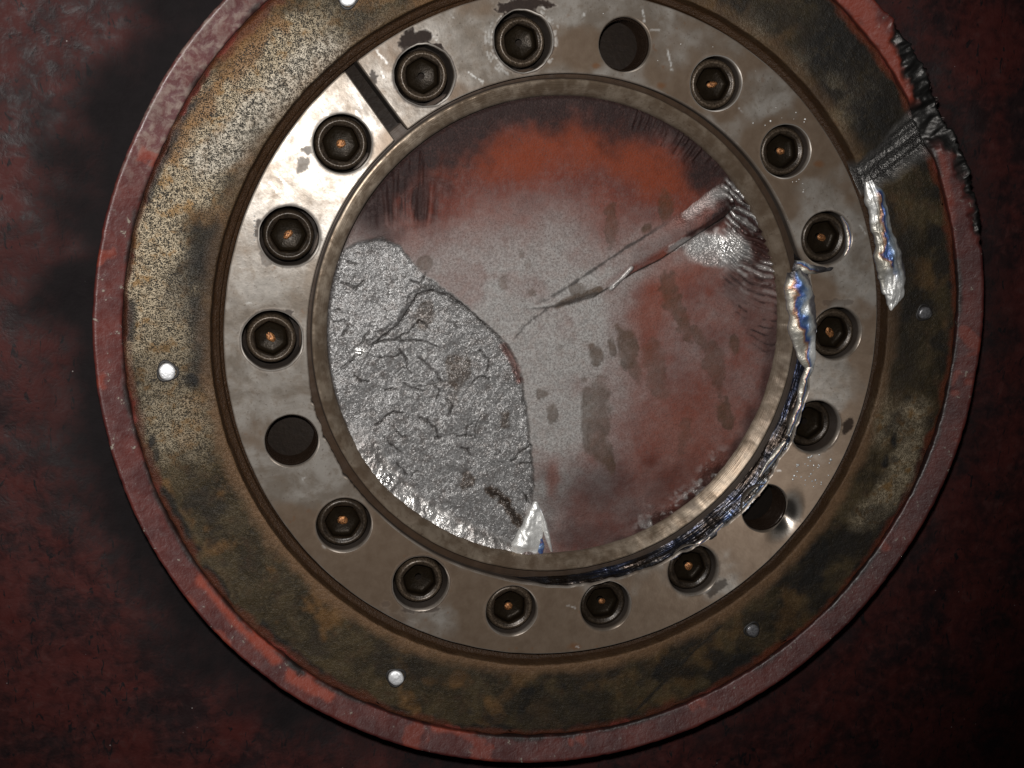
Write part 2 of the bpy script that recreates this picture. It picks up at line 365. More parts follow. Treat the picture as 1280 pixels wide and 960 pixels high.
# ================================================================== hub flange
flange = empty('hub_flange', (0, 0, -90), label='round stained steel hub flange with red painted rim around the clamp ring', category='flange')
FZ = (0, 0, 90)
GOUGE = [(1082, 222), (1112, 200), (1145, 172), (1180, 140), (1210, 105)]
def gouge_depth(u, v):
    d, t = dist_line(u, v, GOUGE, 70); wv = 25 + 20 * t
    d = d + 5 * fbm(u, v, 14, 41, 3)
    return 1 - sstep(wv * .45, wv, d), t
def build_flange():
    K = 2600
    prof = [(411.5, -48), (411.6, -31), (411.8, -30.2), (415.5, -29.6), (416, -29.2), (416.6, -22), (417, -20.6), (417.6, -20), (422, -18.5), (424.2, -17.2), (424.8, -16.4), (426.6, -3), (427.1, -1.2), (427.9, -.4), (428.8, -.1)]
    prof += [(r, 0) for r in np.arange(430, 521.1, 1.45)] + [(522, -1), (523.5, -4), (525, -9), (527, -12)]
    prof = np.array(prof); a = np.arange(K) / K * 2 * np.pi
    r = np.repeat(prof[:, :1], K, 1); z = np.repeat(prof[:, 1:], K, 1); A = np.repeat(a[None], len(prof), 0)
    r = r.ravel(); z = z.ravel(); A = A.ravel()
    x = r * np.cos(A); y = r * np.sin(A)
    jit = 1.4 * fbm(A * 400, r * 0 + 3, 26, 11, 4)
    r2 = r + jit * sstep(431, 424, r) * (r > 424) + np.where(r > 518, 2.6 * fbm(A * 500, r * 0, 22, 13, 4), 0)
    x = r2 * np.cos(A); y = r2 * np.sin(A)
    onf = sstep(426, 430, r) * sstep(523, 519, r)
    z = z + onf * (1.5 * fbm(x, y, 60, 15, 3) + .7 * fbm(x, y, 9, 17, 3))
    u, v = photo_xy(np.stack([x, y, z * 0], -1))
    th = np.degrees(A); th = np.where(th > 180, th - 360, th)
    g, gt = gouge_depth(u, v)
    ca = math.radians(-38); along = (u * math.cos(ca) + v * math.sin(ca)); acr = (-u * math.sin(ca) + v * math.cos(ca))
    z = z - g * (8 + 6 * fbm(along * .10, acr, 13, 43, 2) + 2 * fbm(along, acr, 30, 44, 2)) * (r > 424)
    # --- worn and stained places (photograph positions)
    n = lambda sc, sd, o=4: fbm(u, v, sc, sd, o)
    d, t = dist_line(u, v, [(205, 470), (190, 390), (182, 320), (205, 250), (240, 190), (300, 120), (370, 70), (440, 30)], 120)
    pale = (1 - sstep(25, 66, d + 26 * n(40, 51))) * sstep(1.04, .86, t) * (.45 + .55 * sstep(0, .2, t))
    pale = np.maximum(pale, .6 * blob(u, v, 215, 530, 45, 45, 0, .6, 53))
    d2, _ = dist_line(u, v, [(1140, 520), (1132, 575), (1112, 620), (1085, 650)], 90)
    pale = np.maximum(pale, .75 * (1 - sstep(8, 30, d2 + 10 * n(18, 55))))
    pale = np.maximum(pale, .45 * blob(u, v, 1105, 520, 24, 36, .2, .6, 57))
    for cx, cy, a_, b_ in ((1008, 72, 15, 16), (1068, 130, 20, 34), (945, 30, 22, 14), (1045, 100, 14, 14)):
        pale = np.maximum(pale, .45 * blob(u, v, cx, cy, a_, b_, .6, .7, 59))
    grey, _ = dist_line(u, v, [(262, 205), (300, 160), (350, 110), (410, 62)], 80)
    grey = .75 * (1 - sstep(8, 34, grey + 14 * n(22, 61)))
    amb, _ = dist_line(u, v, [(215, 185), (262, 118), (300, 70), (345, 25)], 60)
    amb = .85 * (1 - sstep(6, 24, amb + 16 * n(20, 63)))
    amb = np.maximum(amb, .55 * sstep(.15, .55, n(34, 65)) * (1 - pale))
    dark = .9 * sstep(-.15, .35, n(38, 67)) * sstep(480, 800, u) + .55 * sstep(.10, .5, n(30, 69)) * sstep(460, 600, v)
    dl, _ = dist_line(u, v, [(262, 300), (240, 335), (222, 368), (250, 395), (258, 450)], 70)
    dark = np.maximum(dark, .85 * (1 - sstep(10, 36, dl + 16 * n(20, 71))))
    for cx, cy, a_, b_, s_ in ((1040, 60, 60, 55, 1), (1090, 140, 40, 60, 1), (960, 22, 46, 22, .8), (1120, 330, 30, 60, .75), (1125, 440, 26, 60, .7), (1060, 680, 30, 22, .9), (700, 890, 60, 20, .6), (560, 830, 70, 26, .55), (240, 475, 14, 10, 1), (1118, 550, 5, 11, 1), (1107, 578, 5, 8, 1), (1118, 575, 5, 6, .9), (190, 552, 5, 9, 1), (195, 568, 4, 9, .9)):
        dark = np.maximum(dark, s_ * blob(u, v, cx, cy, a_, b_, 0, .5, 73))
    dl, _ = dist_line(u, v, [(902, 782), (868, 812), (835, 848), (795, 888)], 30)
    dark = np.maximum(dark, .9 * (1 - sstep(.8, 3.4, dl + 1.5 * n(12, 75))))
    dark = np.clip(dark, 0, 1) * (1 - .8 * np.clip(pale - .4, 0, 1))
    speck = sstep(640, 380, u) * sstep(760, 500, v) * (.55 + .45 * pale) + .15
    edge = sstep(511, 520, r + 9 * n(22, 77))
    rust = edge * np.where(np.abs(th) < 60, .9, .65) * (1 - .75 * pale)
    rust = np.maximum(rust, sstep(518, 521, r) * .7)
    dark = np.maximum(dark, .95 * sstep(508, 516, r + 9 * n(30, 79)) * sstep(-.1, .2, n(50, 81) + .25 * (v > 560)))
    paint = sstep(519, 523, r + 6 * n(16, 83) + 8 * n(60, 85)) * .85 * sstep(-.05, .15, n(40, 86))
    lip = (1 - sstep(430, 447, r + 7 * n(22, 87))) * sstep(424, 428, r) * (.35 + .65 * sstep(330, 640, v))
    groove = 1 - sstep(425.5, 428.3, r + .8 * n(12, 89))
    me = mesh('face', np.stack([x, y, z], -1), grid_faces(len(prof), K), m_face(), dict(pale=pale, grey=grey, amber=amb * (1 - .6 * sstep(560, 700, u)), dark=dark, speck=speck, rust=rust, paint=paint, lip=lip * (1 - g), groove=groove, melt=g * (r > 423)))
    obj('face', me, flange, FZ)
    # --- red painted rim
    K = 2200
    prof = [(523.5, -14), (524.3, -2), (524.7, -.4), (525.6, .4)] + [(q, .6 + (q - 526) * .36) for q in np.arange(527, 553, 1.6)] + [(553.6, 10.2), (555.0, 9.8), (556, 8.6), (556.6, 6.5), (556.9, 3)] + [(557, q) for q in np.linspace(-3, -97, 20)]
    prof = np.array(prof); a = np.arange(K) / K * 2 * np.pi
    r = np.repeat(prof[:, :1], K, 1).ravel(); z = np.repeat(prof[:, 1:], K, 1).ravel(); A = np.repeat(a[None], len(prof), 0).ravel()
    th = np.degrees(A); th = np.where(th > 180, th - 360, th)
    wob = 1.3 * fbm(A * 540, z * 0, 90, 91, 3) + .7 * fbm(A * 540, z * 0, 9, 93, 3) * ((r > 553) | (r < 526))
    rr = r + wob * np.where(r > 545, 1, .9)
    x = rr * np.cos(A); y = rr * np.sin(A)
    u, v = photo_xy(np.stack([x, y, z * 0 + 8], -1)); n = lambda sc, sd, o=4: fbm(u, v, sc, sd, o)
    lump = (r > 545) * sstep(8, 14, th) * sstep(46, 40, th)
    q = 1 + .0 * lump
    fray = lump * (6 * sstep(-.2, .6, fbm(A * 540, z * .5, 9, 95, 3)) + 7 * np.maximum(0, fbm(A * 540, z * .4, 28, 97, 4)))
    x = x + fray * np.cos(A); y = y + fray * np.sin(A)
    g, _ = gouge_depth(u, v)
    dm, tm = dist_line(u, v, [(1128, 40), (1150, 100), (1180, 150), (1205, 195), (1222, 250), (1232, 292)], 60)
    melt = 1 - sstep(8, 17, dm + 7 * n(13, 99)); melt = np.maximum(melt, g)
    melt = np.where((z < 3) & (r > 556), melt * .8, melt); melt = np.clip(melt, 0, 1)
    z = z - (g * 10 + melt * (4 + 3.5 * fbm((u * .87 - v * .5) * .35, u * .5 + v * .87, 10, 101, 3) + 5 * fbm(u, v, 24, 102, 3))) * (z > -6) + (z > -6) * .35 * n(24, 103, 3)
    mauve = sstep(124, 132, th) * sstep(163, 150, th) * (.55 + .45 * n(20, 105))
    bright = np.maximum(sstep(.35, .5, n(40, 107)) * .5, (1 - sstep(5, 14, dist_line(u, v, [(255, 728), (300, 778), (345, 822)], 40)[0] + 4 * n(14, 109))) * .9)
    bright = np.maximum(bright, (1 - sstep(6, 13, dist_line(u, v, [(365, 845), (410, 868)], 40)[0] + 4 * n(12, 110))) * .9)
    bright = np.maximum(bright, (1 - sstep(3, 9, dist_line(u, v, [(548, 912), (606, 918)], 40)[0] + 4 * n(12, 111))) * .9)
    bright = np.maximum(bright, (1 - sstep(8, 22, dist_line(u, v, [(1060, -10), (1110, 60), (1138, 120)], 60)[0] + 10 * n(20, 113))) * .75)
    bright = np.maximum(bright, (1 - sstep(8, 16, dist_line(u, v, [(1165, 195), (1185, 250), (1190, 330)], 60)[0] + 8 * n(20, 114))) * .45)
    drk = np.maximum(sstep(526, 523.5, r) * .85, (1 - sstep(525.5, 531, r + 3 * n(24, 115))) * sstep(-.2, .2, n(50, 117)) * .9)
    drk = np.maximum(drk, blob(u, v, 370, 835, 16, 7, .7, .4, 118))
    chip = (r < 556) * 1.0
    me = mesh('rim', np.stack([x, y, z], -1), grid_faces(len(prof), K), m_rim(), dict(melt=melt, mauve=np.clip(mauve, 0, 1), bright=np.clip(bright, 0, 1), dark=drk, chip=chip))
    obj('rim', me, flange, FZ, label='red painted outer rim, chipped, with a melted gouge')
    # --- floor of the bore, below the ring
    V, F = lathe([(557, -94), (557, -90), (527, -90), (527, -20), (500, -20), (500, -88), (430, -88), (430, -50), (60, -50)], 96)
    obj('bore_floor', mesh('bore_floor', V, F, m_plain('dark_bore', (.011, .0065, .004), .6)), flange, FZ)
build_flange()

# pins set into the flange face
PINW = m_pin('bright_pin', (.72, .72, .74), (.9, .9, .91), .5); PIND = m_pin('dull_pin', (.14, .135, .14), (.24, .235, .245), .32)
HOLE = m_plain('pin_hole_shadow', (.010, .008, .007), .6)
def build_pin(u, v, rad, mat, tilt, seed):
    rng = np.random.default_rng(seed); c = plane_pt(u, v, 1.0)
    prof = [(rad, -6), (rad, 2.4), (rad * .93, 3.6), (rad * .72, 4.2), (rad * .4, 4.5), (.01, 4.6)]
    V, F = lathe(prof, 28); a = np.arctan2(V[:, 1], V[:, 0]); w = 1 + .05 * np.sin(2 * a + seed) + .015 * np.sin(5 * a + 2 * seed)
    V[:, 0] *= w; V[:, 1] *= w; V[:, 2] += tilt * V[:, 0] + .5 * tilt * V[:, 1] + .25 * fbm(V[:, 0] + 40 * seed, V[:, 1], 6, seed, 2)
    p = obj('pin', mesh('pin', V, F, mat), flange, (c[0], c[1], 90), seed)
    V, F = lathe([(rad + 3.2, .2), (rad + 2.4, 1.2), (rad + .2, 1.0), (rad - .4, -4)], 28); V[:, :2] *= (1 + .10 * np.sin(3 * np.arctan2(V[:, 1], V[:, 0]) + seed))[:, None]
    obj('pin_shadow_ring', mesh('pin_shadow_ring', V, F, HOLE), p, (0, 0, 0))  # dark ring stands in for the hole shadow round the pin
for i, (u, v, rad, mt) in enumerate([(209, 464.5, 9.6, PINW), (495, 847, 9.6, PINW), (940.5, 787.5, 8.2, PIND), (1155.5, 391, 8.2, PIND), (435, -3, 9.5, PINW)]):
    build_pin(u, v, rad, mt, .06 * (-1) ** i, i + 2)

# ================================================================== split clamp ring
ring = empty('clamp_ring', (0, 0, -50), label='split turned steel clamp ring drilled with a circle of screw holes', category='clamp ring')
RZ = (0, 0, 50)
A0 = math.radians(117.2) + 0.0242
ANG = [A0 - math.radians(20) * i for i in range(18)]
EMPTY = {2, 8, 14}
SCREWS = [i for i in range(18) if i not in EMPTY]
CB = 35.2
WIDE = {0: 1.3, 1: 1.2, 15: 1.6, 16: 1.0, 12: 1.2, 7: .6, 3: -1.4, 4: -1.2, 11: -.8, 10: -.8}
def hole_r(i): return 33.2 if i in EMPTY else CB + WIDE.get(i, 0)
CUT0, CUT1 = -112.0, 21.0        # stretch of the bore burnt away by the torch (degrees)
def cut_amount(thd):
    a = sstep(CUT0, CUT0 + 26, thd) * sstep(CUT1, CUT1 - 10, thd)
    return a * np.interp(thd, [-115, -95, -78, -62, -48, -35, -20, -8, 5, 14, 22], [2, 6, 8, 12, 17, 19, 16, 11, 9, 7, 2])
def ring_in(thd):
    x = np.radians(thd) * 330
    left = blob(thd, thd * 0, -158, 0, 14, 5, 0, .5, 7, 0) * 3
    return 317 + cut_amount(thd) + (1.4 + .16 * cut_amount(thd)) * fbm(x, x * 0 + 5, 20, 121, 4) * np.minimum(1, cut_amount(thd) / 3) + left * (1 + fbm(x, x * 0, 8, 122, 3))
def build_ring():
    # outline: outer arc, slot, inner arc
    so, si = plane_pt(442, 81, 0)[:2], plane_pt(499, 166, 0)[:2]
    sl = [plane_pt(*p, 0)[:2] for p in ((449, 78), (510, 160), (489, 172), (433, 93))]   # slot corners: outer cw side, inner cw side, inner ccw side, outer ccw side
    ao1 = math.atan2(sl[3][1], sl[3][0]); ao0 = math.atan2(sl[0][1], sl[0][0]); ai0 = math.atan2(sl[1][1], sl[1][0]); ai1 = math.atan2(sl[2][1], sl[2][0])
    no, ni = 900, 820
    to = np.linspace(ao1, ao0 + 2 * np.pi, no); ti = np.linspace(ai0 + 2 * np.pi, ai1, ni)
    thd = np.degrees(ti); thd = (thd + 180) % 360 - 180
    ri = ring_in(thd)
    ro = 410 + .35 * fbm(to * 410, to * 0, 30, 124, 3)
    out = np.stack([ro * np.cos(to), ro * np.sin(to)], -1); inn = np.stack([ri * np.cos(ti), ri * np.sin(ti)], -1)
    def seg(a, b, k): return a + (b - a) * (np.arange(1, k) / k)[:, None]
    loop = np.concatenate([out, seg(out[-1], inn[0], 34), inn, seg(inn[-1], out[0], 34)])
    loops = [loop]; cen = []
    for i, a in enumerate(ANG):
        c = np.array([BOLT_R * math.cos(a), BOLT_R * math.sin(a)]); cen.append(c)
        k = 84; t = np.arange(k) / k * 2 * np.pi; rad = hole_r(i)
        burr = {0: 1.6, 1: 1.6, 15: 1.0, 16: .9, 12: .8, 7: .8}.get(i, .35)
        rr = rad + burr * fbm(np.cos(t) * 40 + 100 * i, np.sin(t) * 40, 16, 130 + i, 4)
        loops.append(c + np.stack([rr * np.cos(t), rr * np.sin(t)], -1))
    from_loops = np.concatenate(loops); edges = []; o = 0
    for L in loops:
        k = len(L); edges += [(o + j, o + (j + 1) % k) for j in range(k)]; o += k
    rng = np.random.default_rng(5); st = 2.0
    gx, gy = [a.ravel() for a in np.meshgrid(np.arange(-412, 412, st), np.arange(-412, 412, st))]
    gx = gx + rng.uniform(-.6, .6, gx.size); gy = gy + rng.uniform(-.6, .6, gy.size)
    def ok(x, y, mrg):
        r = np.hypot(x, y); td = np.degrees(np.arctan2(y, x)); k = (r < 410 - mrg) & (r > ring_in(td) + mrg)
        for i, c in enumerate(cen): k &= np.hypot(x - c[0], y - c[1]) > hole_r(i) + mrg
        return k & ~inside(x, y, [tuple(p) for p in quad])
    q = np.array(sl); ctr = q.mean(0); quad = q
    ext = (q[0] - q[1]) / np.linalg.norm(q[0] - q[1])
    quad = np.array([q[0] + ext * 9, q[1] - ext * 9, q[2] - ext * 9, q[3] + ext * 9])
    k = ok(gx, gy, 1.9); pts = np.stack([gx[k], gy[k]], -1)
    w = np.array([-ext[1], ext[0]]); pts = pts[np.abs((pts - ctr) @ w) > np.abs((q - ctr) @ w).max() + 1.2] if False else pts
    allp = np.concatenate([from_loops, pts])
    res = geometry.delaunay_2d_cdt([Vector(p) for p in allp], edges, [], 0, 1e-4)
    P = np.array([tuple(p) for p in res[0]]); F = np.array(res[2])
    cx = P[F].mean(1)
    keep = inside(cx[:, 0], cx[:, 1], [tuple(p) for p in loop])
    for i, L in enumerate(loops[1:]): 
        near = np.hypot(cx[:, 0] - cen[i][0], cx[:, 1] - cen[i][1]) < 40
        kk = np.zeros(len(cx), bool); kk[near] = inside(cx[near, 0], cx[near, 1], [tuple(p) for p in L]); keep &= ~kk
    F = F[keep]; top = len(P)
    def zf(x, y):
        u_, v_ = photo_xy(np.stack([x, y, x * 0], -1)); dx = x - cen[8][0]; dy = y - cen[8][1]; rr = np.hypot(dx, dy); aa = np.degrees(np.arctan2(dy, dx))
        dish = sstep(58, 33, rr) * sstep(70, 0, np.abs(aa + 24))  # dish added and angled to catch the flash as a hot spot
        return .3 * fbm(x, y, 50, 140, 2) + .06 * fbm(x, y, 8, 141, 2) - 9.5 * dish, dish
    x, y = P.T; z, dish = zf(x, y)
    u, v = photo_xy(np.stack([x, y, z], -1)); n = lambda sc, sd, o=4: fbm(u, v, sc, sd, o)
    # stains, grease, wear
    grease = np.zeros(top)
    def gb(cx, cy, a, b, rot=0, s=1, rag=.5):
        nonlocal grease; grease = np.maximum(grease, s * blob(u, v, cx, cy, a, b, rot, .10, 150, rag))
    gb(520, 48, 22, 9, -.3); gb(510, 42, 12, 6, -.8); gb(545, 58, 9, 5, .4); gb(655, 6, 34, 9, -.08); gb(636, 10, 16, 6, -.3)
    gb(466, 96, 5, 9, 0, .8); gb(333, 322, 9, 12, .3, .6); gb(322, 285, 4, 12, .2, .8); gb(352, 390, 14, 5, 0, .8); gb(527, 762, 26, 5, -.05, .8, .3); gb(1060, 532, 6, 11, .5, .9, .3); gb(895, 735, 16, 6, -.6, .7); gb(503, 775, 22, 5, .5, .55); gb(482, 755, 6, 5, 0, .6); gb(1015, 555, 20, 8, .3, .75, .3); gb(378, 205, 8, 10, .3, .5, .9); gb(385, 188, 6, 5, 0, .6, .9); gb(1045, 378, 22, 5, 0, .6)
    for i, c in enumerate(cen):
        rr = np.hypot(x - c[0], y - c[1]) - hole_r(i)
        sc = {0: .9, 1: 1.0, 15: .8, 16: .7, 12: .8}.get(i, .45)
        grease = np.maximum(grease, sc * (1 - sstep(.4, 1.0 + 4.2 * np.clip(fbm(x, y, 13, 160 + i, 3) + .15, 0, 1), rr)) * (i not in EMPTY))
    brown = sstep(-.05, .5, n(60, 170) + .75 * sstep(470, 760, v + .35 * (u - 600)) - .05 + .45 * sstep(700, 950, u) * sstep(500, 200, v) - .5 * sstep(520, 340, u) * sstep(620, 400, v))
    brown = brown * (1 - .9 * sstep(0, .3, dish)) * (1 - .9 * blob(u, v, 385, 200, 80, 80, 0, .8, 172, .1))  # brown cleared where flash highlights fall, so the colour is lighter there
    rust = np.maximum(sstep(.52, .66, n(9, 174)) * .7 * sstep(.0, .4, n(50, 175)), 0)
    for cx, cy, a_ in ((718, 808, 7), (826, 107, 5), (745, 82, 5), (1023, 205, 6), (535, 205, 3)): rust = np.maximum(rust, blob(u, v, cx, cy, a_, a_ * .7, 0, .5, 176))
    scr = np.zeros(top)
    L = [[(470, 63), (484, 79)], [(439, 107), (452, 135)], [(445, 140), (464, 164)], [(802, 8), (806, 28)], [(834, 60), (840, 88)], [(541, 45), (552, 60)], [(585, 90), (604, 103)], [(345, 215), (365, 242)], [(335, 225), (347, 240)], [(372, 158), (388, 170)], [(400, 130), (412, 146)], [(556, 12), (566, 22)], [(615, 180), (620, 190)], [(477, 90), (482, 101)], [(430, 60), (436, 70)], [(732, 15), (729, 20)], [(888, 735), (880, 742)]]
    for q_ in range(16):
        c = cen[rng.integers(18)] * rng.uniform(.9, 1.13); uu, vv = photo_xy(np.array([[c[0], c[1], 0]])); a_ = rng.uniform(0, 2 * np.pi); cxx = uu[0] + 50 * math.cos(a_); cyy = vv[0] + 50 * math.sin(a_); b_ = rng.uniform(0, np.pi); l_ = rng.uniform(3, 13)
        L.append([(cxx, cyy), (cxx + l_ * math.cos(b_), cyy + l_ * math.sin(b_))])
    for j, l_ in enumerate(L): scr = np.maximum(scr, (.95 if j < 17 else .55) * (1 - sstep(.3, 1.2, dist_line(u, v, l_, 8)[0])))
    r1 = np.hypot(x - cen[1][0], y - cen[1][1]); a1 = np.degrees(np.arctan2(y - cen[1][1], x - cen[1][0]))
    for rad, c0, c1 in ((38, 130, 235), (41.5, 150, 245), (45, 165, 230), (40, -40, 60), (44, 20, 70), (36.5, -80, 40)):
        scr = np.maximum(scr, .5 * (1 - sstep(.5, 1.3, np.abs(r1 - rad))) * (((a1 - c0) % 360) < (c1 - c0) % 360) * (fbm(x, y, 8, 180, 3) > -.25))
    scr = scr * (1 - grease)
    # edge chamfers and walls
    V = [np.stack([x, y, z], -1)]; FF = [np.array(F)]; at = {k_: [a_] for k_, a_ in dict(grease=grease * (1 - sstep(.05, .3, dish)), brown=brown, rust=rust, scr=scr, hot_spot=sstep(.1, .6, dish)).items()}
    base = top; quads = []
    for li, Lp in enumerate(loops):
        k_ = len(Lp); c = cen[li - 1] if li else None
        nx = np.roll(Lp, -1, 0) - np.roll(Lp, 1, 0); nx /= np.linalg.norm(nx, axis=1)[:, None] + 1e-9
        nor = np.stack([nx[:, 1], -nx[:, 0]], -1)                      # out of the metal
        if li: nor = -(Lp - c) * -1 / np.linalg.norm(Lp - c, axis=1)[:, None] * -1
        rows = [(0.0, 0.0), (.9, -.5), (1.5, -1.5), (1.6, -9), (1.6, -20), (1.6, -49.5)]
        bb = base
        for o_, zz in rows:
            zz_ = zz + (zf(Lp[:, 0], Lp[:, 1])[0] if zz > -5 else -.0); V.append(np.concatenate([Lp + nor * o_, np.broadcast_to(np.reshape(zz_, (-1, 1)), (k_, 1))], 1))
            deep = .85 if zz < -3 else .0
            for kk in at: at[kk].append(np.full(k_, {'grease': deep, 'brown': .3, 'rust': 0, 'hot_spot': 0, 'scr': .45 if -1 < zz < -.2 and li in (1, 2, 16, 17, 18, 4, 5) else 0}[kk]))
        quads.append(grid_faces(len(rows), k_) + bb); base += len(rows) * k_
    Vt = np.concatenate(V)
    quads = np.concatenate(quads); tri = np.concatenate([F, quads[:, [0, 1, 2]], quads[:, [0, 2, 3]]])
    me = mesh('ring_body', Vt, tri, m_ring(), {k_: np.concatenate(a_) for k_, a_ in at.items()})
    obj('ring_body', me, ring, RZ)
build_ring()

# three holes without screws: threaded walls
THR = m_plain('oily_thread', (.020, .012, .008), .26, .5)
for i in sorted(EMPTY):
    c = (BOLT_R * math.cos(ANG[i]), BOLT_R * math.sin(ANG[i]), 50)
    zz = np.linspace(-6, -49, 130); ph = (zz / 5.2) % 1.0
    K = 56; a = np.arange(K) / K * 2 * np.pi
    Z = np.repeat(zz[:, None], K, 1); tri = np.abs(((Z + a[None] / (2 * np.pi) * 5.2) / 5.2) % 1 - .5) * 2
    rr = 31.2 - 2.4 * tri * sstep(-7, -10, Z); V = np.stack([rr * np.cos(a), rr * np.sin(a), Z], -1).reshape(-1, 3)
    t = obj('threaded_hole', mesh('threaded_hole', V, grid_faces(len(zz), K), THR), ring, c)

# torch cut slope between ring and sleeve, and slag
CUTM = m_cut(); SLAG = m_slag()
def build_cut():
    K = 900; R_ = 26; thd = np.linspace(CUT0 + 1, CUT1 - 1, K); a = np.radians(thd); ri = ring_in(thd)
    s = np.linspace(0, 1, R_)[:, None]
    r = (302.5) + (ri + 1.4 - 302.5)[None] * s
    z = -30 + 29.3 * s ** 1.25 + 0 * r
    arc = np.repeat((a * 330)[None], R_, 0)
    bumpz = (2.0 * fbm(arc * .5, r * 1.0, 17, 190, 3) + 3 * fbm(arc * .12, r, 6, 191, 3)) * np.sin(np.pi * np.clip(s, .02, .98)) ** .6
    ends = sstep(CUT0 + 1, CUT0 + 22, thd) * sstep(CUT1 - 1, CUT1 - 7, thd)
    z = z + bumpz - 22 * (1 - ends)[None]; x = r * np.cos(a); y = r * np.sin(a)
    am = np.clip(cut_amount(thd) / 8, 0, 1)[None]
    edge = sstep(.70, 1.0, s + .3 * fbm(arc, r, 14, 193, 3)) * am * sstep(-.35, .3, fbm(arc, r * 0, 50, 195, 3) + .3 * (thd > -50)[None])
    me = mesh('torch_cut', np.stack([x, y, z], -1).reshape(-1, 3), grid_faces(R_, K, False), CUTM, dict(edge=edge.ravel()))
    obj('torch_cut', me, ring, RZ, label='dark torch cut scar with blue edge along the ring bore')
build_cut()
def strip(path, widths, heights, mat, parent, off, seed, z0=0, rough=2.2, white=(), black=(), na=None, nc=26, stri=0., name='slag', label=None, flip=1, tint=None):
    """ragged ridge of frozen metal along a line of photograph positions"""
    p = np.array(path, float); s = np.r_[0, np.cumsum(np.hypot(*np.diff(p, axis=0).T))]; na = na or max(24, int(s[-1] / 1.3))
    t = np.linspace(0, s[-1], na); u = np.interp(t, s, p[:, 0]); v = np.interp(t, s, p[:, 1]); wd = np.interp(t, s, widths); ht = np.interp(t, s, heights)
    c = plane_pt(u, v, z0)[:, :2]; d = np.gradient(c, axis=0); d /= np.linalg.norm(d, axis=1)[:, None]; no = np.stack([-d[:, 1], d[:, 0]], -1)
    q = np.linspace(-1, 1, nc)[:, None]; T = np.repeat(t[None], nc, 0); Q = np.repeat(q, na, 1)
    half = wd[None] * .5 * (1 + .26 * fbm(T, np.sign(Q) * 40, 19, seed, 4))
    x = c[None, :, 0] + no[None, :, 0] * Q * half; y = c[None, :, 1] + no[None, :, 1] * Q * half
    q0 = .5 * fbm(T, T * 0 + 3, 22, seed + 9, 3); pk = np.where(Q < q0, (Q + 1) / (q0 + 1), (1 - Q) / (1 - q0)); prof = .6 * np.clip(pk, 0, 1) ** .8 + .4 * np.clip(1 - np.abs(Q) ** 4, 0, 1) ** .5
    z = z0 - 1.2 + ht[None] * prof * (.75 + .6 * fbm(x, y, 26, seed + 1, 2)) + rough * prof * fbm(x, y, 17, seed + 2, 3) + stri * prof * fbm(T * .3 + Q * wd[None] * .5, Q * wd[None] * 2, 5, seed + 3, 2)
    rows = np.stack([x, y, z], -1); low = rows.copy(); low[..., 2] = z0 - 4
    V = np.concatenate([rows.reshape(-1, 3), low[[0, -1]].reshape(-1, 3)]); F = grid_faces(nc, na, False); M = nc * na; j = np.arange(na - 1)
    F = np.concatenate([F, np.stack([j, M + j, M + j + 1, j + 1], -1), np.stack([(nc - 1) * na + j, (nc - 1) * na + j + 1, M + na + j + 1, M + na + j], -1)])
    uu, vv = photo_xy(V); wv = np.zeros(len(V)); bk = np.zeros(len(V))
    for b in white: wv = np.maximum(wv, blob(uu, vv, *b, 0, .5, seed, .4))
    for b in black: bk = np.maximum(bk, blob(uu, vv, *b, 0, .5, seed, .4))
    return obj(name, mesh(name, V, F, mat, dict(white=wv, blackened=bk, tint=np.r_[((Q * flip + 1) / 2 + .25 * fbm(T, Q * 5, 30, seed + 5, 2)).ravel(), np.full(2 * na, .9)] if tint is None else np.full(len(V), tint))), parent, off, label=label)
# bright tongue of frozen metal on the flange lip
strip([(1087, 226), (1093, 245), (1100, 268), (1104, 292), (1110, 318), (1116, 345), (1118, 368), (1114, 388)], [10, 26, 25, 25, 36, 36, 29, 3], [4, 10, 12, 12, 12, 10, 8, 1], SLAG, flange, FZ, 201, 1, 2.4, white=[(1088, 238, 8, 18), (1092, 262, 5, 16), (1120, 372, 14, 24), (1113, 348, 6, 12)], black=[(1109, 232, 6, 8)], stri=2.0, label='bright blue and silver tongue of frozen metal on the flange lip')
# slag in the corner between ring bore and sleeve
strip([(992, 338), (998, 356), (1003, 385), (1004, 410), (1007, 432), (1011, 452), (1014, 462)], [17, 38, 42, 40, 32, 20, 9], [6, 12, 14, 13, 10, 8, 4], SLAG, ring, RZ, 211, 0, 1.8, white=[(1017, 440, 5, 18)], black=[(990, 336, 9, 14)], label='blue and straw coloured slag bead in the ring bore')
strip([(992, 331), (1005, 334), (1020, 337), (1038, 336), (1048, 332)], [14, 16, 12, 8, 3], [4, 5, 4, 3, 1], SLAG, ring, RZ, 221, 0, 3.2, black=[(1035, 336, 20, 10), (990, 332, 10, 10)], name='slag')
strip([(1015, 452), (1012, 462), (1006, 474), (1004, 490), (1001, 505), (994, 525), (986, 545)], [8, 12, 9, 11, 9, 8, 4], [3, 5, 5, 4, 4, 3, 1], SLAG, ring, RZ, 231, 0, 2.4, white=[(1016, 458, 5, 8)], name='slag')
strip([(982, 552), (972, 566), (962, 580), (950, 596)], [4, 9, 8, 3], [2, 3, 3, 1], SLAG, ring, RZ, 241, 0, 1.8, name='slag')
strip([(905, 655), (893, 668), (884, 676), (870, 682)], [3, 9, 9, 3], [1, 3, 3, 1], SLAG, ring, RZ, 251, 0, 2.2, black=[(889, 672, 10, 8)], name='slag')
strip([(1052, 270), (1059, 282), (1062, 296), (1061, 310), (1056, 322)], [2, 6, 7, 6, 2], [1, 3, 3, 3, 1], SLAG, ring, RZ, 261, 0, 1.6, name='slag')
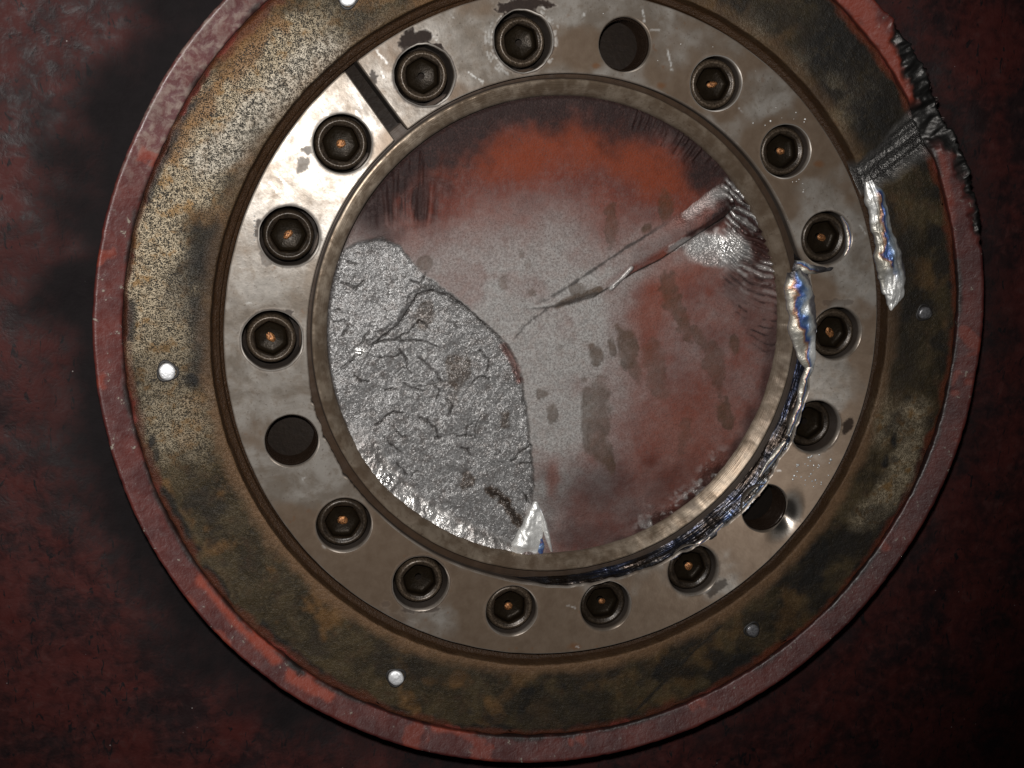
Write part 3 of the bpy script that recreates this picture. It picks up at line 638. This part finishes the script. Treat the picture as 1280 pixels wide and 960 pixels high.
strip([(403, 560), (410, 580), (420, 596), (432, 612), (446, 624)], [2, 6, 7, 6, 2], [1, 2, 2.5, 2, .5], SLAG, ring, RZ, 271, -1, 1.4, black=[(420, 596, 10, 18)], name='slag')
# spatter beads
def beads(name, spots, parent, off, mat, seed):
    rng = np.random.default_rng(seed); VV = []; FF = []; o = 0
    base, bf = lathe([(1, -.4), (.92, .25), (.62, .68), (.02, .9)], 8)
    for (u, v, r, z) in spots:
        c = plane_pt(u, v, z); s = np.array([r * rng.uniform(.7, 1.3), r * rng.uniform(.7, 1.3), r * .8]); VV.append(base * s + c); FF.append(bf + o); o += len(base)
    V = np.concatenate(VV); obj(name, mesh(name, V, np.concatenate(FF), mat, dict(white=np.full(len(V), .6), blackened=np.zeros(len(V)), tint=np.full(len(V), .8))), parent, off, kind='stuff')
rg = np.random.default_rng(8)
sp = [(1012 + rg.normal(0, 17), 585 + rg.normal(0, 12), rg.uniform(.7, 1.9), 0) for _ in range(46)] + [(985 + rg.normal(0, 22), 150 + rg.normal(0, 9), rg.uniform(.5, 1.3), 0) for _ in range(16)] + [(830 + rg.normal(0, 60), 50 + rg.normal(0, 26), rg.uniform(.4, .8), 0) for _ in range(14)]
sp += [(318, 270 + 6 * k, rg.uniform(.8, 1.6), 0) for k in range(6)] + [(1000 + rg.normal(0, 10), 225 + rg.normal(0, 10), rg.uniform(.5, 1.), 0) for _ in range(12)]
cen = [(BOLT_R * math.cos(a), BOLT_R * math.sin(a)) for a in ANG]
def clear(u, v):
    p = plane_pt(u, v, 0); r = math.hypot(p[0], p[1]); return 342 < r < 406 and all(math.hypot(p[0] - c[0], p[1] - c[1]) > 38 for c in cen)
beads('spatter', [s for s in sp if clear(s[0], s[1])], ring, RZ, SLAG, 3)

# ================================================================== sleeve
def build_sleeve():
    K = 1200; prof = [(320, -50), (320, -21), (319, -20), (311, -17.5), (307.4, -16.4), (306.8, -15.4), (306.4, -10), (306, -8.2), (305, -7), (303.8, -6.6), (302.6, -6.9), (299, -9.2), (295, -12), (291.5, -15), (289, -18), (287, -22), (286, -28), (286, -50)]
    prof = np.array(prof); a = np.arange(K) / K * 2 * np.pi
    r = np.repeat(prof[:, :1], K, 1).ravel(); z = np.repeat(prof[:, 1:], K, 1).ravel(); A = np.repeat(a[None], len(prof), 0).ravel()
    th = (np.degrees(A) + 180) % 360 - 180
    z = z + .4 * fbm(A * 300, r, 14, 281, 3) * (z > -25); r = r + .35 * fbm(A * 300, r * .3, 18, 283, 3)
    brown_tone = np.maximum(sstep(304.9, 306.0, r), .55 * sstep(.1, .5, fbm(A * 300, r * 2, 40, 285, 4)) * (1 - blob(th, th * 0, 142, 0, 30, 9, 0, .6, 5, 0)))
    brown_tone = np.maximum(brown_tone, .8 * sstep(-16, -24, z)); brown_tone = np.maximum(brown_tone, .6 * sstep(70, 30, np.abs(th - 20)) * (.7 + .3 * fbm(A * 300, r * 2, 12, 286, 3)))  # browner on the ledge, low down and at right, less at upper left
    me = mesh('sleeve', np.stack([r * np.cos(A), r * np.sin(A), z + 50], -1), grid_faces(len(prof), K), m_sleeve(), dict(brown_tone=brown_tone))
    obj('sleeve', me, loc=(-3.5, 3.5, -50), label='thin worn steel sleeve between broken shaft and clamp ring', category='sleeve')
build_sleeve()

# ================================================================== broken shaft
shaft = empty('broken_shaft', (0, 0, -50), label='broken steel shaft end with rusty and crystalline fracture face', category='shaft')
def build_fracture():
    ZF = -22.; K = 1500; rad = np.r_[np.linspace(1.5, 60, 30), np.arange(61.4, 287, 1.32), 288, 289.2, 290.2]
    a = np.arange(K) / K * 2 * np.pi
    r = np.repeat(rad[:, None], K, 1).ravel(); A = np.repeat(a[None], len(rad), 0).ravel(); x = r * np.cos(A); y = r * np.sin(A)
    th = (np.degrees(A) + 180) % 360 - 180
    u, v = photo_xy(np.stack([x, y, np.full(r.size, ZF)], -1)); n = lambda sc, sd, o=4: fbm(u, v, sc, sd, o)
    z = ZF + 3.0 * n(170, 301, 2) + 1.0 * n(40, 303, 3) + .35 * n(7, 305, 3)
    # ---- crystalline overload zone
    bnd = [(400, 322), (425, 318), (448, 300), (478, 296), (500, 306), (517, 328), (533, 345), (548, 356), (575, 376), (602, 400), (628, 428), (640, 446), (648, 468), (655, 500), (661, 540), (666, 580), (667, 610), (664, 632), (655, 660), (645, 720), (380, 740), (340, 500)]
    uu = u + 5 * n(16, 307); vv = v + 5 * n(16, 309)
    ins = inside(uu, vv, bnd).astype(float); db, tb = dist_line(uu, vv, bnd[:20], 40); sd = np.where(ins > 0, db, -db)
    cry = sstep(-2.5, 2.5, sd)
    z += -3.5 * sstep(-3, 4, sd) + cry * (2.0 * n(26, 311, 3) + .5 * n(5, 313, 3))
    # bright crumbled rim of the ledge
    led, lt = dist_line(u, v, [(466, 430), (482, 418), (499, 405), (510, 388), (522, 368), (540, 363), (560, 369), (580, 382), (600, 400), (618, 416), (634, 432), (646, 452)], 40)
    led = led + 1.2 * n(6, 315, 3)
    upper = sstep(30, 0, led) * cry; lside = inside(u, v, [(466, 430), (499, 405), (522, 368), (540, 363), (600, 400), (646, 452), (560, 560), (440, 480)])
    z += np.where(lside, 0, 3.6 * sstep(40, 2, led)) * cry
    crack_shade = (1 - sstep(.5, 2.7, led)) * (.75 + .35 * n(10, 317)); crack_shade = np.maximum(crack_shade, .45 * cry * (1 - sstep(3, 9, led + 5 * n(6, 3171, 2))) * ~lside)  # the wider second band is shading painted along the ledge
    z -= 3.0 * crack_shade
    # drawn cracks
    C = [[(434, 328), (447, 331)], [(425, 353), (437, 356), (445, 362), (455, 352)], [(415, 388), (426, 386)], [(418, 403), (430, 400), (436, 408), (428, 420)], [(427, 461), (440, 452), (443, 444)], [(449, 432), (458, 420), (462, 415)],
         [(470, 427), (500, 423), (510, 415), (525, 402), (536, 410)], [(500, 425), (530, 428), (545, 432)], [(475, 446), (490, 447), (503, 441)], [(500, 437), (508, 450), (514, 467)], [(512, 350), (525, 354), (532, 340)], [(526, 447), (533, 455), (545, 466), (553, 478)],
         [(482, 488), (490, 486)], [(505, 480), (518, 487), (530, 490)], [(470, 531), (481, 523), (492, 515), (505, 516)], [(472, 531), (475, 527)], [(497, 541), (503, 546), (508, 545)], [(525, 525), (535, 526), (545, 537), (549, 548)], [(565, 544), (577, 546), (590, 545)], [(578, 560), (585, 563), (588, 570)], [(515, 596), (524, 589)], [(545, 549), (552, 548)], [(640, 577), (648, 568), (656, 562), (664, 556)], [(652, 580), (667, 580)], [(612, 615), (622, 622), (634, 628), (640, 640), (648, 652)], [(655, 617), (660, 628)], [(480, 546), (488, 556), (500, 565)], [(540, 476), (550, 490), (546, 500)], [(558, 500), (566, 508), (560, 520)], [(497, 580), (508, 594)], [(590, 480), (600, 470), (612, 474)], [(443, 470), (452, 478), (462, 476)], [(600, 440), (612, 450), (610, 462)]]
    rng = np.random.default_rng(12)
    for q in range(22):
        t0 = np.array([rng.uniform(420, 640), rng.uniform(330, 660)]); d0 = rng.uniform(0, 2 * np.pi); pl = [tuple(t0)]
        for _ in range(rng.integers(2, 5)): d0 += rng.normal(0, .8); t0 = t0 + rng.uniform(4, 9) * np.array([math.cos(d0), math.sin(d0)]); pl.append(tuple(t0))
        C.append(pl)
    wu = u + 2.5 * n(7, 319, 3); wv = v + 2.5 * n(7, 321, 3)
    for i, l in enumerate(C):
        d, t = dist_line(wu, wv, l, 12); k = (1 - sstep(.3, 1.9 if i < 33 else 1.3, d)) * (.85 if i < 33 else .5)
        z -= 1.6 * k * np.where(i < 33, 1, cry); crack_shade = np.maximum(crack_shade, k * np.where(i < 33, 1, cry))
    # boundary below the ledge
    d, t = dist_line(wu, wv, [(644, 450), (652, 475), (656, 505), (661, 535), (664, 565), (667, 600), (664, 640)], 20)
    k = (1 - sstep(.5, 2.4, d)) * (.6 + .4 * n(9, 323)); z -= 2 * k; crack_shade = np.maximum(crack_shade, .9 * np.clip(k, 0, 1))
    # ---- ridge running in from the right edge
    up = [(653, 384), (684, 374), (720, 352), (758, 326), (790, 306), (828, 282), (858, 262), (884, 240), (905, 226)]
    lo = [(653, 386), (684, 384), (712, 379), (742, 371), (786, 345), (826, 325), (856, 304), (880, 288), (905, 272), (918, 258)]
    du, tu = dist_line(u, v, up, 90); dlw, tl = dist_line(u, v, lo, 90); ton = inside(u + 1.5 * n(8, 325), v + 1.5 * n(8, 326), up + lo[::-1])
    f = du / (du + dlw + 1e-6); H = 3 + 19 * sstep(.0, .95, tl)
    endf = 1 - sstep(900, 935, u)
    pf = np.interp(f, [0, .12, .3, .5, .75, .93, 1], [0, .05, .42, .85, 1, .65, .0]); z += np.where(ton, (1.2 + 9 * sstep(.3, .9, tl)) * pf, 0) * endf * sstep(0, .06, tl)
    below = (~ton) & (dlw < 90) & (v > np.interp(u, [p[0] for p in lo], [p[1] for p in lo]))
    z -= np.where(below, 4 * (1 - sstep(0, 40, dlw)) * sstep(.05, .6, tl), 0)
    crack_shade = np.maximum(crack_shade, (1 - sstep(.6, 3.0, du + 2.4 * n(9, 327) + .8 * n(30, 3271))) * sstep(640, 700, u) * sstep(852, 800, u) * .8)
    crack_shade = np.maximum(crack_shade, (1 - sstep(.5, 2.6, dlw + 1.2 * n(6, 328))) * sstep(648, 680, u) * .75)
    dq, _ = dist_line(wu, wv, [(645, 421), (652, 411), (668, 398), (684, 386)], 20); crack_shade = np.maximum(crack_shade, .75 * (1 - sstep(.4, 1.8, dq)))
    dq2, _ = dist_line(u, v, [(764, 360), (776, 348), (788, 335)], 20); z += 4 * (1 - sstep(1, 5, dq2))
    # ---- curved beach/ratchet ridges at the right edge
    mask = sstep(-2, 12, u + 7 * n(14, 331) - np.interp(v, [215, 235, 260, 290, 312, 330, 350, 400, 440, 470], [905, 901, 910, 904, 912, 905, 900, 918, 946, 985])) * sstep(216, 228, v)
    gx = np.interp(u, [860, 900, 930, 955, 985], [-42, -8, 16, 27, 30])
    ph = (v - gx * 1.15 + np.where(v < 335, 7, 3.5) * n(24, 333)) / 9.6; saw = np.abs((ph % 1) - .35); saw = np.where((ph % 1) < .35, saw / .35, saw / .65)
    strong = mask * sstep(378, 318, v - .3 * (u - 930))
    z += (5.6 * strong + 1.5 * mask) * (saw - .5) * (.75 + .8 * n(14, 335))
    lines = mask * sstep(.45, .12, saw + .25 * n(7, 336)) * np.maximum(strong, sstep(-.25, .25, n(16, 3361)))
    # ---- radial ratchet marks, top edge and upper left
    mt = sstep(262, 279, r + 24 * n(14, 337)) * sstep(26, 36, th) * sstep(80, 66, th) * sstep(-.5, .2, n(30, 338))
    rp = 2 * fbm(A * 290, r * .12, 4.2, 339, 2); z += 1.5 * mt * rp
    ul = sstep(455, 480, u) * sstep(575, 520, u) * sstep(298, 262, v + 12 * n(9, 341, 3)) * sstep(170, 205, v) 
    st = fbm(u + .10 * (v - 240) * ((u - 505) / 40), v * .10, 6.5, 343, 3); z += 4.0 * ul * st
    # ---- colour masks
    soft = lambda s_, a_, b_: sstep(a_, b_, s_)
    rust = np.zeros(r.size)
    band = (1 - sstep(34, 165, dist_line(u, v, [(520, 215), (570, 200), (640, 190), (710, 185), (790, 205), (850, 225), (905, 240)], 260)[0] + 26 * n(50, 345)))
    rust = np.maximum(rust, band)
    rr_ = sstep(20, 110, (u - 690) * .80 + (v - 470) * .05 + 46 * n(60, 347, 4) - np.where(v < 400, (400 - v) * .35, 0) - np.where(v > 520, -(v - 520) * .5, 0))
    right = rr_ * sstep(300, 345, v + .45 * (u - 860)) * (~ton | (u > 830))
    right = right * inside(u, v, [(640, 430), (690, 388), (742, 374), (856, 306), (920, 262), (1010, 200), (1010, 760), (640, 760)])
    rust = np.maximum(rust, right * (.80 + .2 * n(30, 349)))
    rust = rust * np.where(ton, .9, 1); rust = np.maximum(rust, ton * .95 * sstep(.40, .80, f) * sstep(735, 800, u)); 
    rust *= 1 - cry
    rust = np.clip(np.maximum(rust, .35 * (1 - cry) * sstep(.0, .6, n(45, 351))), 0, 1)
    # reddish tint at the border of the coarse zone
    rust = np.maximum(rust, .7 * (1 - sstep(2, 7, dist_line(u, v, [(630, 432), (640, 448), (650, 475)], 30)[0] + 3 * n(7, 353))))
    amber = .85 * (1 - sstep(8, 52, dist_line(u, v, [(625, 195), (700, 172), (780, 192), (845, 222)], 90)[0] + 22 * n(30, 355)))
    amber = np.maximum(amber, .55 * blob(u, v, 815, 385, 22, 60, .35, .7, 357)); amber = np.maximum(amber, .45 * blob(u, v, 850, 345, 50, 16, -.4, .7, 358)); amber = np.maximum(amber, .6 * blob(u, v, 690, 600, 8, 22, 0, .7, 359)); amber = np.maximum(amber, .4 * blob(u, v, 860, 545, 60, 60, 0, .8, 360))
    amber = np.maximum(amber, .5 * blob(u, v, 555, 205, 40, 16, -.2, .7, 361))
    dark = sstep(222, 280, r + 34 * n(38, 361) + 10 * n(9, 3611)) * sstep(8, 30, th) * sstep(158, 146, th)
    dark = np.maximum(dark, .9 * sstep(.05, .42, n(26, 363) + .2) * blob(u, v, 575, 185, 60, 34, -.35, .6, 364))
    dark = np.maximum(dark, ul * sstep(.15, -.12, st) * .95); dark = np.maximum(dark, mt * sstep(.3, -.6, rp) * .8)
    dark = np.maximum(dark, lines * .95); dark = np.maximum(dark, .75 * strong * sstep(.75, .4, saw)); dark = np.maximum(dark, .35 * mask)
    dark = np.maximum(dark, .75 * sstep(262, 287, r + 20 * n(30, 365)) * sstep(12, 4, th) * sstep(-95, -70, th))
    dark = np.maximum(dark, .6 * blob(u, v, 745, 625, 55, 40, .2, .8, 366, .7)); dark = np.maximum(dark, .55 * blob(u, v, 720, 665, 40, 20, .1, .8, 367, .7)); dark = np.maximum(dark, .45 * blob(u, v, 835, 600, 40, 26, -.6, .8, 368, .7))
    dark = np.maximum(dark, .95 * (1 - sstep(5, 15, dist_line(u, v, [(858, 302), (882, 286), (904, 268), (914, 250)], 40)[0] + 4 * n(10, 369))))  # shade on the steep side of the ridge, painted dark
    dark = np.maximum(dark, .3 * (1 - sstep(4, 16, dist_line(u, v, [(800, 318), (840, 300), (865, 288)], 40)[0] + 5 * n(10, 370))))
    stain = np.zeros(r.size); rmk = np.zeros(r.size)
    for cx, cy, a_, b_, ro, s_ in ((573, 466, 13, 26, .1, .8), (566, 500, 8, 14, .3, .4), (531, 393, 11, 20, .1, .75), (632, 525, 6, 10, 0, .85), (585, 600, 8, 12, 0, .9), (690, 517, 7, 11, -.1, .85), (678, 492, 6, 6, .4, .85), (744, 443, 8, 14, -.2, .95), (784, 433, 12, 26, -.25, .95), (793, 462, 8, 16, -.3, .6), (765, 436, 4, 9, -.3, .9), (745, 520, 18, 38, .05, .75), (752, 560, 13, 28, -.3, .7), (761, 575, 6, 18, -.2, .9), (764, 282, 8, 26, 0, .6), (832, 258, 9, 18, 0, .8), (838, 365, 11, 24, -.1, .75), (852, 398, 9, 26, -.35, .75), (874, 422, 6, 14, -.5, .6), (918, 430, 6, 12, -.1, .85), (893, 455, 12, 26, -.2, .55), (906, 518, 9, 20, -.3, .9), (628, 353, 6, 9, 0, .5), (722, 362, 9, 8, 0, .8), (532, 328, 9, 8, 0, .7), (652, 318, 3, 5, 0, .5), (660, 330, 4, 5, 0, .3), (733, 494, 5, 12, 0, .8), (820, 462, 13, 34, -.2, .5), (700, 436, 4, 5, 0, .3), (855, 545, 7, 22, .2, .4), (730, 475, 4, 4, 0, .6), (765, 425, 3, 6, 0, .6), (808, 285, 6, 6, 0, 1), (665, 366, 4, 6, 0, .6)):
        b0 = blob(u, v, cx, cy, a_, b_, ro, .28, 371, .5); stain = np.maximum(stain, s_ * b0 * (.75 + .25 * n(5, 372))); rmk = np.maximum(rmk, .55 * s_ * np.clip(4 * b0 * (1 - b0), 0, 1) * sstep(-.3, .3, n(12, 3723)))
    d, t = dist_line(wu, wv, [(612, 614), (625, 620), (634, 630), (640, 642), (650, 655)], 20); stain = np.maximum(stain, .9 * (1 - sstep(3, 8, d + 3 * n(8, 373)))); crack_shade = np.maximum(crack_shade, .6 * (1 - sstep(2, 6, d + 3 * n(8, 374))))
    # shear lip along the lower left edge
    tl2 = sstep(-178, -171, np.where(th > 0, th - 360, th)) * sstep(-92, -100, np.where(th > 0, th - 360, th))
    lipm = sstep(263, 271, r + 5 * n(24, 375) - 4 * sstep(-110, -100, th) * 3) * np.where((th < -92), tl2, 0) * sstep(-160, -150, th)
    z += 6 * lipm * sstep(266, 289, r) * (1 + .5 * n(22, 376)) + 1.6 * lipm * n(11, 3761); cry = cry * (1 - .92 * lipm); x = x + np.cos(A) * lipm * sstep(276, 290, r) * (6 + 5 * n(20, 3762)); y = y + np.sin(A) * lipm * sstep(276, 290, r) * (6 + 5 * n(20, 3762))
    shine = .55 * lipm * sstep(.05, .5, n(12, 377) + .45 * sstep(282, 289, r)); gloss = .8 * lipm; stain_l = lipm
    shine = np.maximum(shine, .95 * blob(u, v, 421, 520, 7, 10, -.3, .4, 378)); shine = np.maximum(shine, .9 * blob(u, v, 483, 596, 12, 12, .5, .5, 379, .8)); shine = np.maximum(shine, .7 * blob(u, v, 508, 622, 16, 9, .8, .5, 380, .9)); shine = np.maximum(shine, .95 * blob(u, v, 449, 441, 6, 6, 0, .5, 381)); shine = np.maximum(shine, .7 * blob(u, v, 548, 650, 22, 9, .6, .6, 382, .9))
    shine = np.maximum(shine, .6 * blob(u, v, 605, 690, 24, 10, .4, .6, 3821, .9) * (n(6, 3822) > -.1))
    # crushed bright patch and polished ridges on the right
    patch = blob(u, v, 888, 312, 30, 26, .2, .2, 383, .35); patch = np.maximum(patch, blob(u, v, 918, 318, 22, 22, .5, .4, 384, .6)); patch = np.maximum(patch, .9 * blob(u, v, 848, 306, 16, 6, -.5, .3, 385))
    cryA = np.maximum(cry, .8 * patch); gloss = np.maximum(gloss, patch * .5)
    shine = np.maximum(shine, .8 * blob(u, v, 914, 308, 16, 18, .4, .5, 386, .8)); shine = np.maximum(shine, .16 * patch); dark = dark * (1 - patch); dark = np.maximum(dark, 1.0 * blob(u, v, 898, 268, 15, 9, -.7, .4, 3861, .5))  # last dark blob paints the shaded pocket under the ridge end
    gl2 = strong * sstep(.25, .75, saw); gloss = np.maximum(gloss, gl2 * .9); shine = np.maximum(shine, .55 * gl2 * sstep(-.1, .4, n(16, 387) + .3 * sstep(310, 260, v)))
    shine = np.maximum(shine, .24 * ton * (1 - sstep(1, 12, dist_line(u, v, [(860, 266), (884, 250), (900, 240)], 30)[0] + 3 * n(8, 388)))); gloss = np.maximum(gloss, .5 * ton * (1 - sstep(6, 28, dist_line(u, v, [(852, 270), (882, 250), (902, 238)], 40)[0])))  # highlight along the upper flank of the ridge put into the colour
    low = sstep(256, 276, r + 12 * n(18, 389)) * sstep(-72, -62, th) * sstep(-34, -42, th); gloss = np.maximum(gloss, .8 * low); shine = np.maximum(shine, .42 * low * sstep(.0, .4, n(9, 390)))
    shine = np.maximum(shine, .55 * (1 - sstep(1, 4, dq2)) + .25 * ton * sstep(652, 662, u) * sstep(702, 680, u) * sstep(.45, .75, f))
    stain = np.maximum(stain, .9 * (1 - sstep(3, 7, dist_line(u, v, [(698, 381), (722, 371), (748, 362)], 20)[0] + 3 * n(8, 3901)))); crack_shade = np.maximum(crack_shade, .7 * (1 - sstep(1.2, 3.4, dist_line(u, v, [(700, 380), (722, 374), (745, 366)], 20)[0] + 1.5 * n(6, 3902))))
    edge = sstep(287, 290, r); dark = np.maximum(dark, .7 * edge * (1 - lipm)); z -= 2.5 * edge * (1 - lipm)
    rust = rust * (1 - patch)
    cl = lambda a_: np.clip(a_, 0, 1)
    F = grid_faces(len(rad), K); V = np.stack([x, y, z], -1)
    # close the middle
    V = np.concatenate([V, [[0, 0, z[:K].mean()]]]); at = dict(cryst=cryA, rust=rust, amber=amber * (1 - cry), dark=dark, stain=stain, crack_shade=crack_shade, shine=shine, gloss=gloss, ringmark=rmk)
    at = {k_: np.r_[cl(a_), cl(a_[:1])] for k_, a_ in at.items()}
    j = np.arange(K); tri = np.stack([np.full(K, len(V) - 1), j, (j + 1) % K], -1)
    F = np.concatenate([F[:, [0, 1, 2]], F[:, [0, 2, 3]], tri[:, [0, 1, 2]]])
    F = F[:, ::-1].copy(); F[-K:] = tri
    obj('fracture_face', mesh('fracture_face', V, F, m_fracture(), at), shaft, (0, 0, 50), label='fracture face, half coarse grey crystals, half smooth and rusty')
    k0 = (len(rad) - 1) * K; rim = V[k0:k0 + K]; low_ = rim.copy(); low_[:, 2] = -50
    obj('shaft_side', mesh('shaft_side', np.concatenate([rim, low_]), grid_faces(2, K), m_plain('shaft_side_steel', (.10, .07, .05), .45, .6)), shaft, (0, 0, 50))
build_fracture()
FL = m_slag('torn_bright_metal')
strip([(670, 627), (669, 645), (664, 668), (654, 690), (638, 712)], [5, 20, 31, 34, 16], [2, 7, 9, 9, 6], FL, shaft, (0, 0, 50), 401, -21, 5.0, white=[(655, 670, 60, 80)], name='torn_flake', label='bright torn metal flake at the shaft edge')
strip([(675, 636), (681, 655), (685, 672), (690, 690)], [3, 8, 7, 3], [3, 6, 6, 2], FL, shaft, (0, 0, 50), 411, -21, 2.6, white=[(684, 660, 12, 30)], name='torn_flake')
strip([(674, 674), (675, 684), (676, 694)], [8, 13, 7], [2, 3.5, 2], FL, shaft, (0, 0, 50), 421, -21, .6, name='heat_blued_spot', label='small deep blue heat mark', tint=.52)
# ================================================================== cap screws
SCRM = m_screw(); DOTM = m_orange_dot()
def screw_meshes():
    K = 72; a = np.arange(K) / K * 2 * np.pi
    def hexr(R): return .62 * R * math.cos(math.pi / 6) / np.cos((a % (math.pi / 3)) - math.pi / 6) + .38 * R * .93
    def rows(rs): 
        V = np.concatenate([np.stack([np.broadcast_to(r, (K,)) * np.cos(a), np.broadcast_to(r, (K,)) * np.sin(a), np.full(K, z)], -1) for r, z in rs]); return V, grid_faces(len(rs), K)
    top = 40.0    # head top above the floor
    V, F = rows([(31.0, 0.), (31.0, top - 8), (30.4, top - 5), (29.2, top - 2.6), (27.8, top - 1), (26.4, top - .3), (25.4, top - .4), (24.4, top - 1.2), (hexr(23.2) * .5 + 11.4, top - 2.2)])
    worn = np.repeat([0, .15, .5, .8, 1, 1, .9, .5, .2], K)
    head = mesh('head', V, F, SCRM, dict(worn=worn, deep=np.zeros(len(V))))
    V, F = rows([(hexr(23.2) * .5 + 11.4, top - 2.2), (hexr(22.4), top - 3.6), (hexr(22.1), top - 8), (hexr(21.9), top - 13), (hexr(20.8), top - 15), (hexr(17) * .6 + 6, top - 16.6), (6, top - 17.2), (4.4, top - 17.4)])
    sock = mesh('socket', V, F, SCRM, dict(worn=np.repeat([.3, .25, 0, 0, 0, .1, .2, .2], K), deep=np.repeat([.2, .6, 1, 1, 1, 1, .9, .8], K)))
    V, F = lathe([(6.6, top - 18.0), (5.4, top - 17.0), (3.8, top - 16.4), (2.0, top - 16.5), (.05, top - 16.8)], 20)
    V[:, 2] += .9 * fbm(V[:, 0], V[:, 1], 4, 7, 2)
    return head, sock, mesh('orange_dot', V, F, DOTM)
HEAD, SOCK, DOT = screw_meshes()
ORD = ['first', 'second', 'third', 'fourth', 'fifth', 'sixth', 'seventh', 'eighth', 'ninth']
EXTRA = {0: 'dark socket cap screw with ragged greasy hole, first clockwise from the ring slot', 1: 'dark socket cap screw with scratched surround, second clockwise from the ring slot',
         17: 'socket cap screw with orange centre, first counterclockwise from the ring slot', 5: 'dark cap screw with thin bright slag crescent beside the blue slag bead', 6: 'dark cap screw tight beside the lower end of the blue slag bead'}
rs = np.random.default_rng(21)
for i in SCREWS:
    if i in EXTRA: lab = EXTRA[i]
    elif i <= 8: lab = f'socket cap screw in the {ORD[i]} hole clockwise from the ring slot'
    else: lab = f'socket cap screw in the {ORD[17 - i]} hole counterclockwise from the ring slot'
    depth = {7: -9, 0: -4, 1: -5, 12: -4}.get(i, -1.5) + rs.uniform(-1, .6)
    t = empty('cap_screw', (BOLT_R * math.cos(ANG[i]) + rs.uniform(-.7, .7), BOLT_R * math.sin(ANG[i]) + rs.uniform(-.7, .7), -48 + depth), label=lab, category='screw', group='socket cap screws of the clamp ring')
    t.rotation_euler.z = rs.uniform(0, 6.28); sc = {0: .96, 1: .95, 15: .95, 16: .97, 12: .96, 3: .98, 4: .98}.get(i, 1.0); t.scale = (sc, sc, 1)
    obj('head', HEAD, t); obj('socket', SOCK, t)
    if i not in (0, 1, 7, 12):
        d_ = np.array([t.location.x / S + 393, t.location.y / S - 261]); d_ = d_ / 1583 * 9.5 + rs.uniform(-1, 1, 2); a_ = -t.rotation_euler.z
        dp = obj('orange_dot', DOT, t, (d_[0] * math.cos(a_) - d_[1] * math.sin(a_), d_[0] * math.sin(a_) + d_[1] * math.cos(a_), .4), rs.uniform(0, 6.28)); dp.scale = (rs.uniform(.7, 1.25), rs.uniform(.55, .9), 1)  # orange dot on the socket floor, offset away from the camera
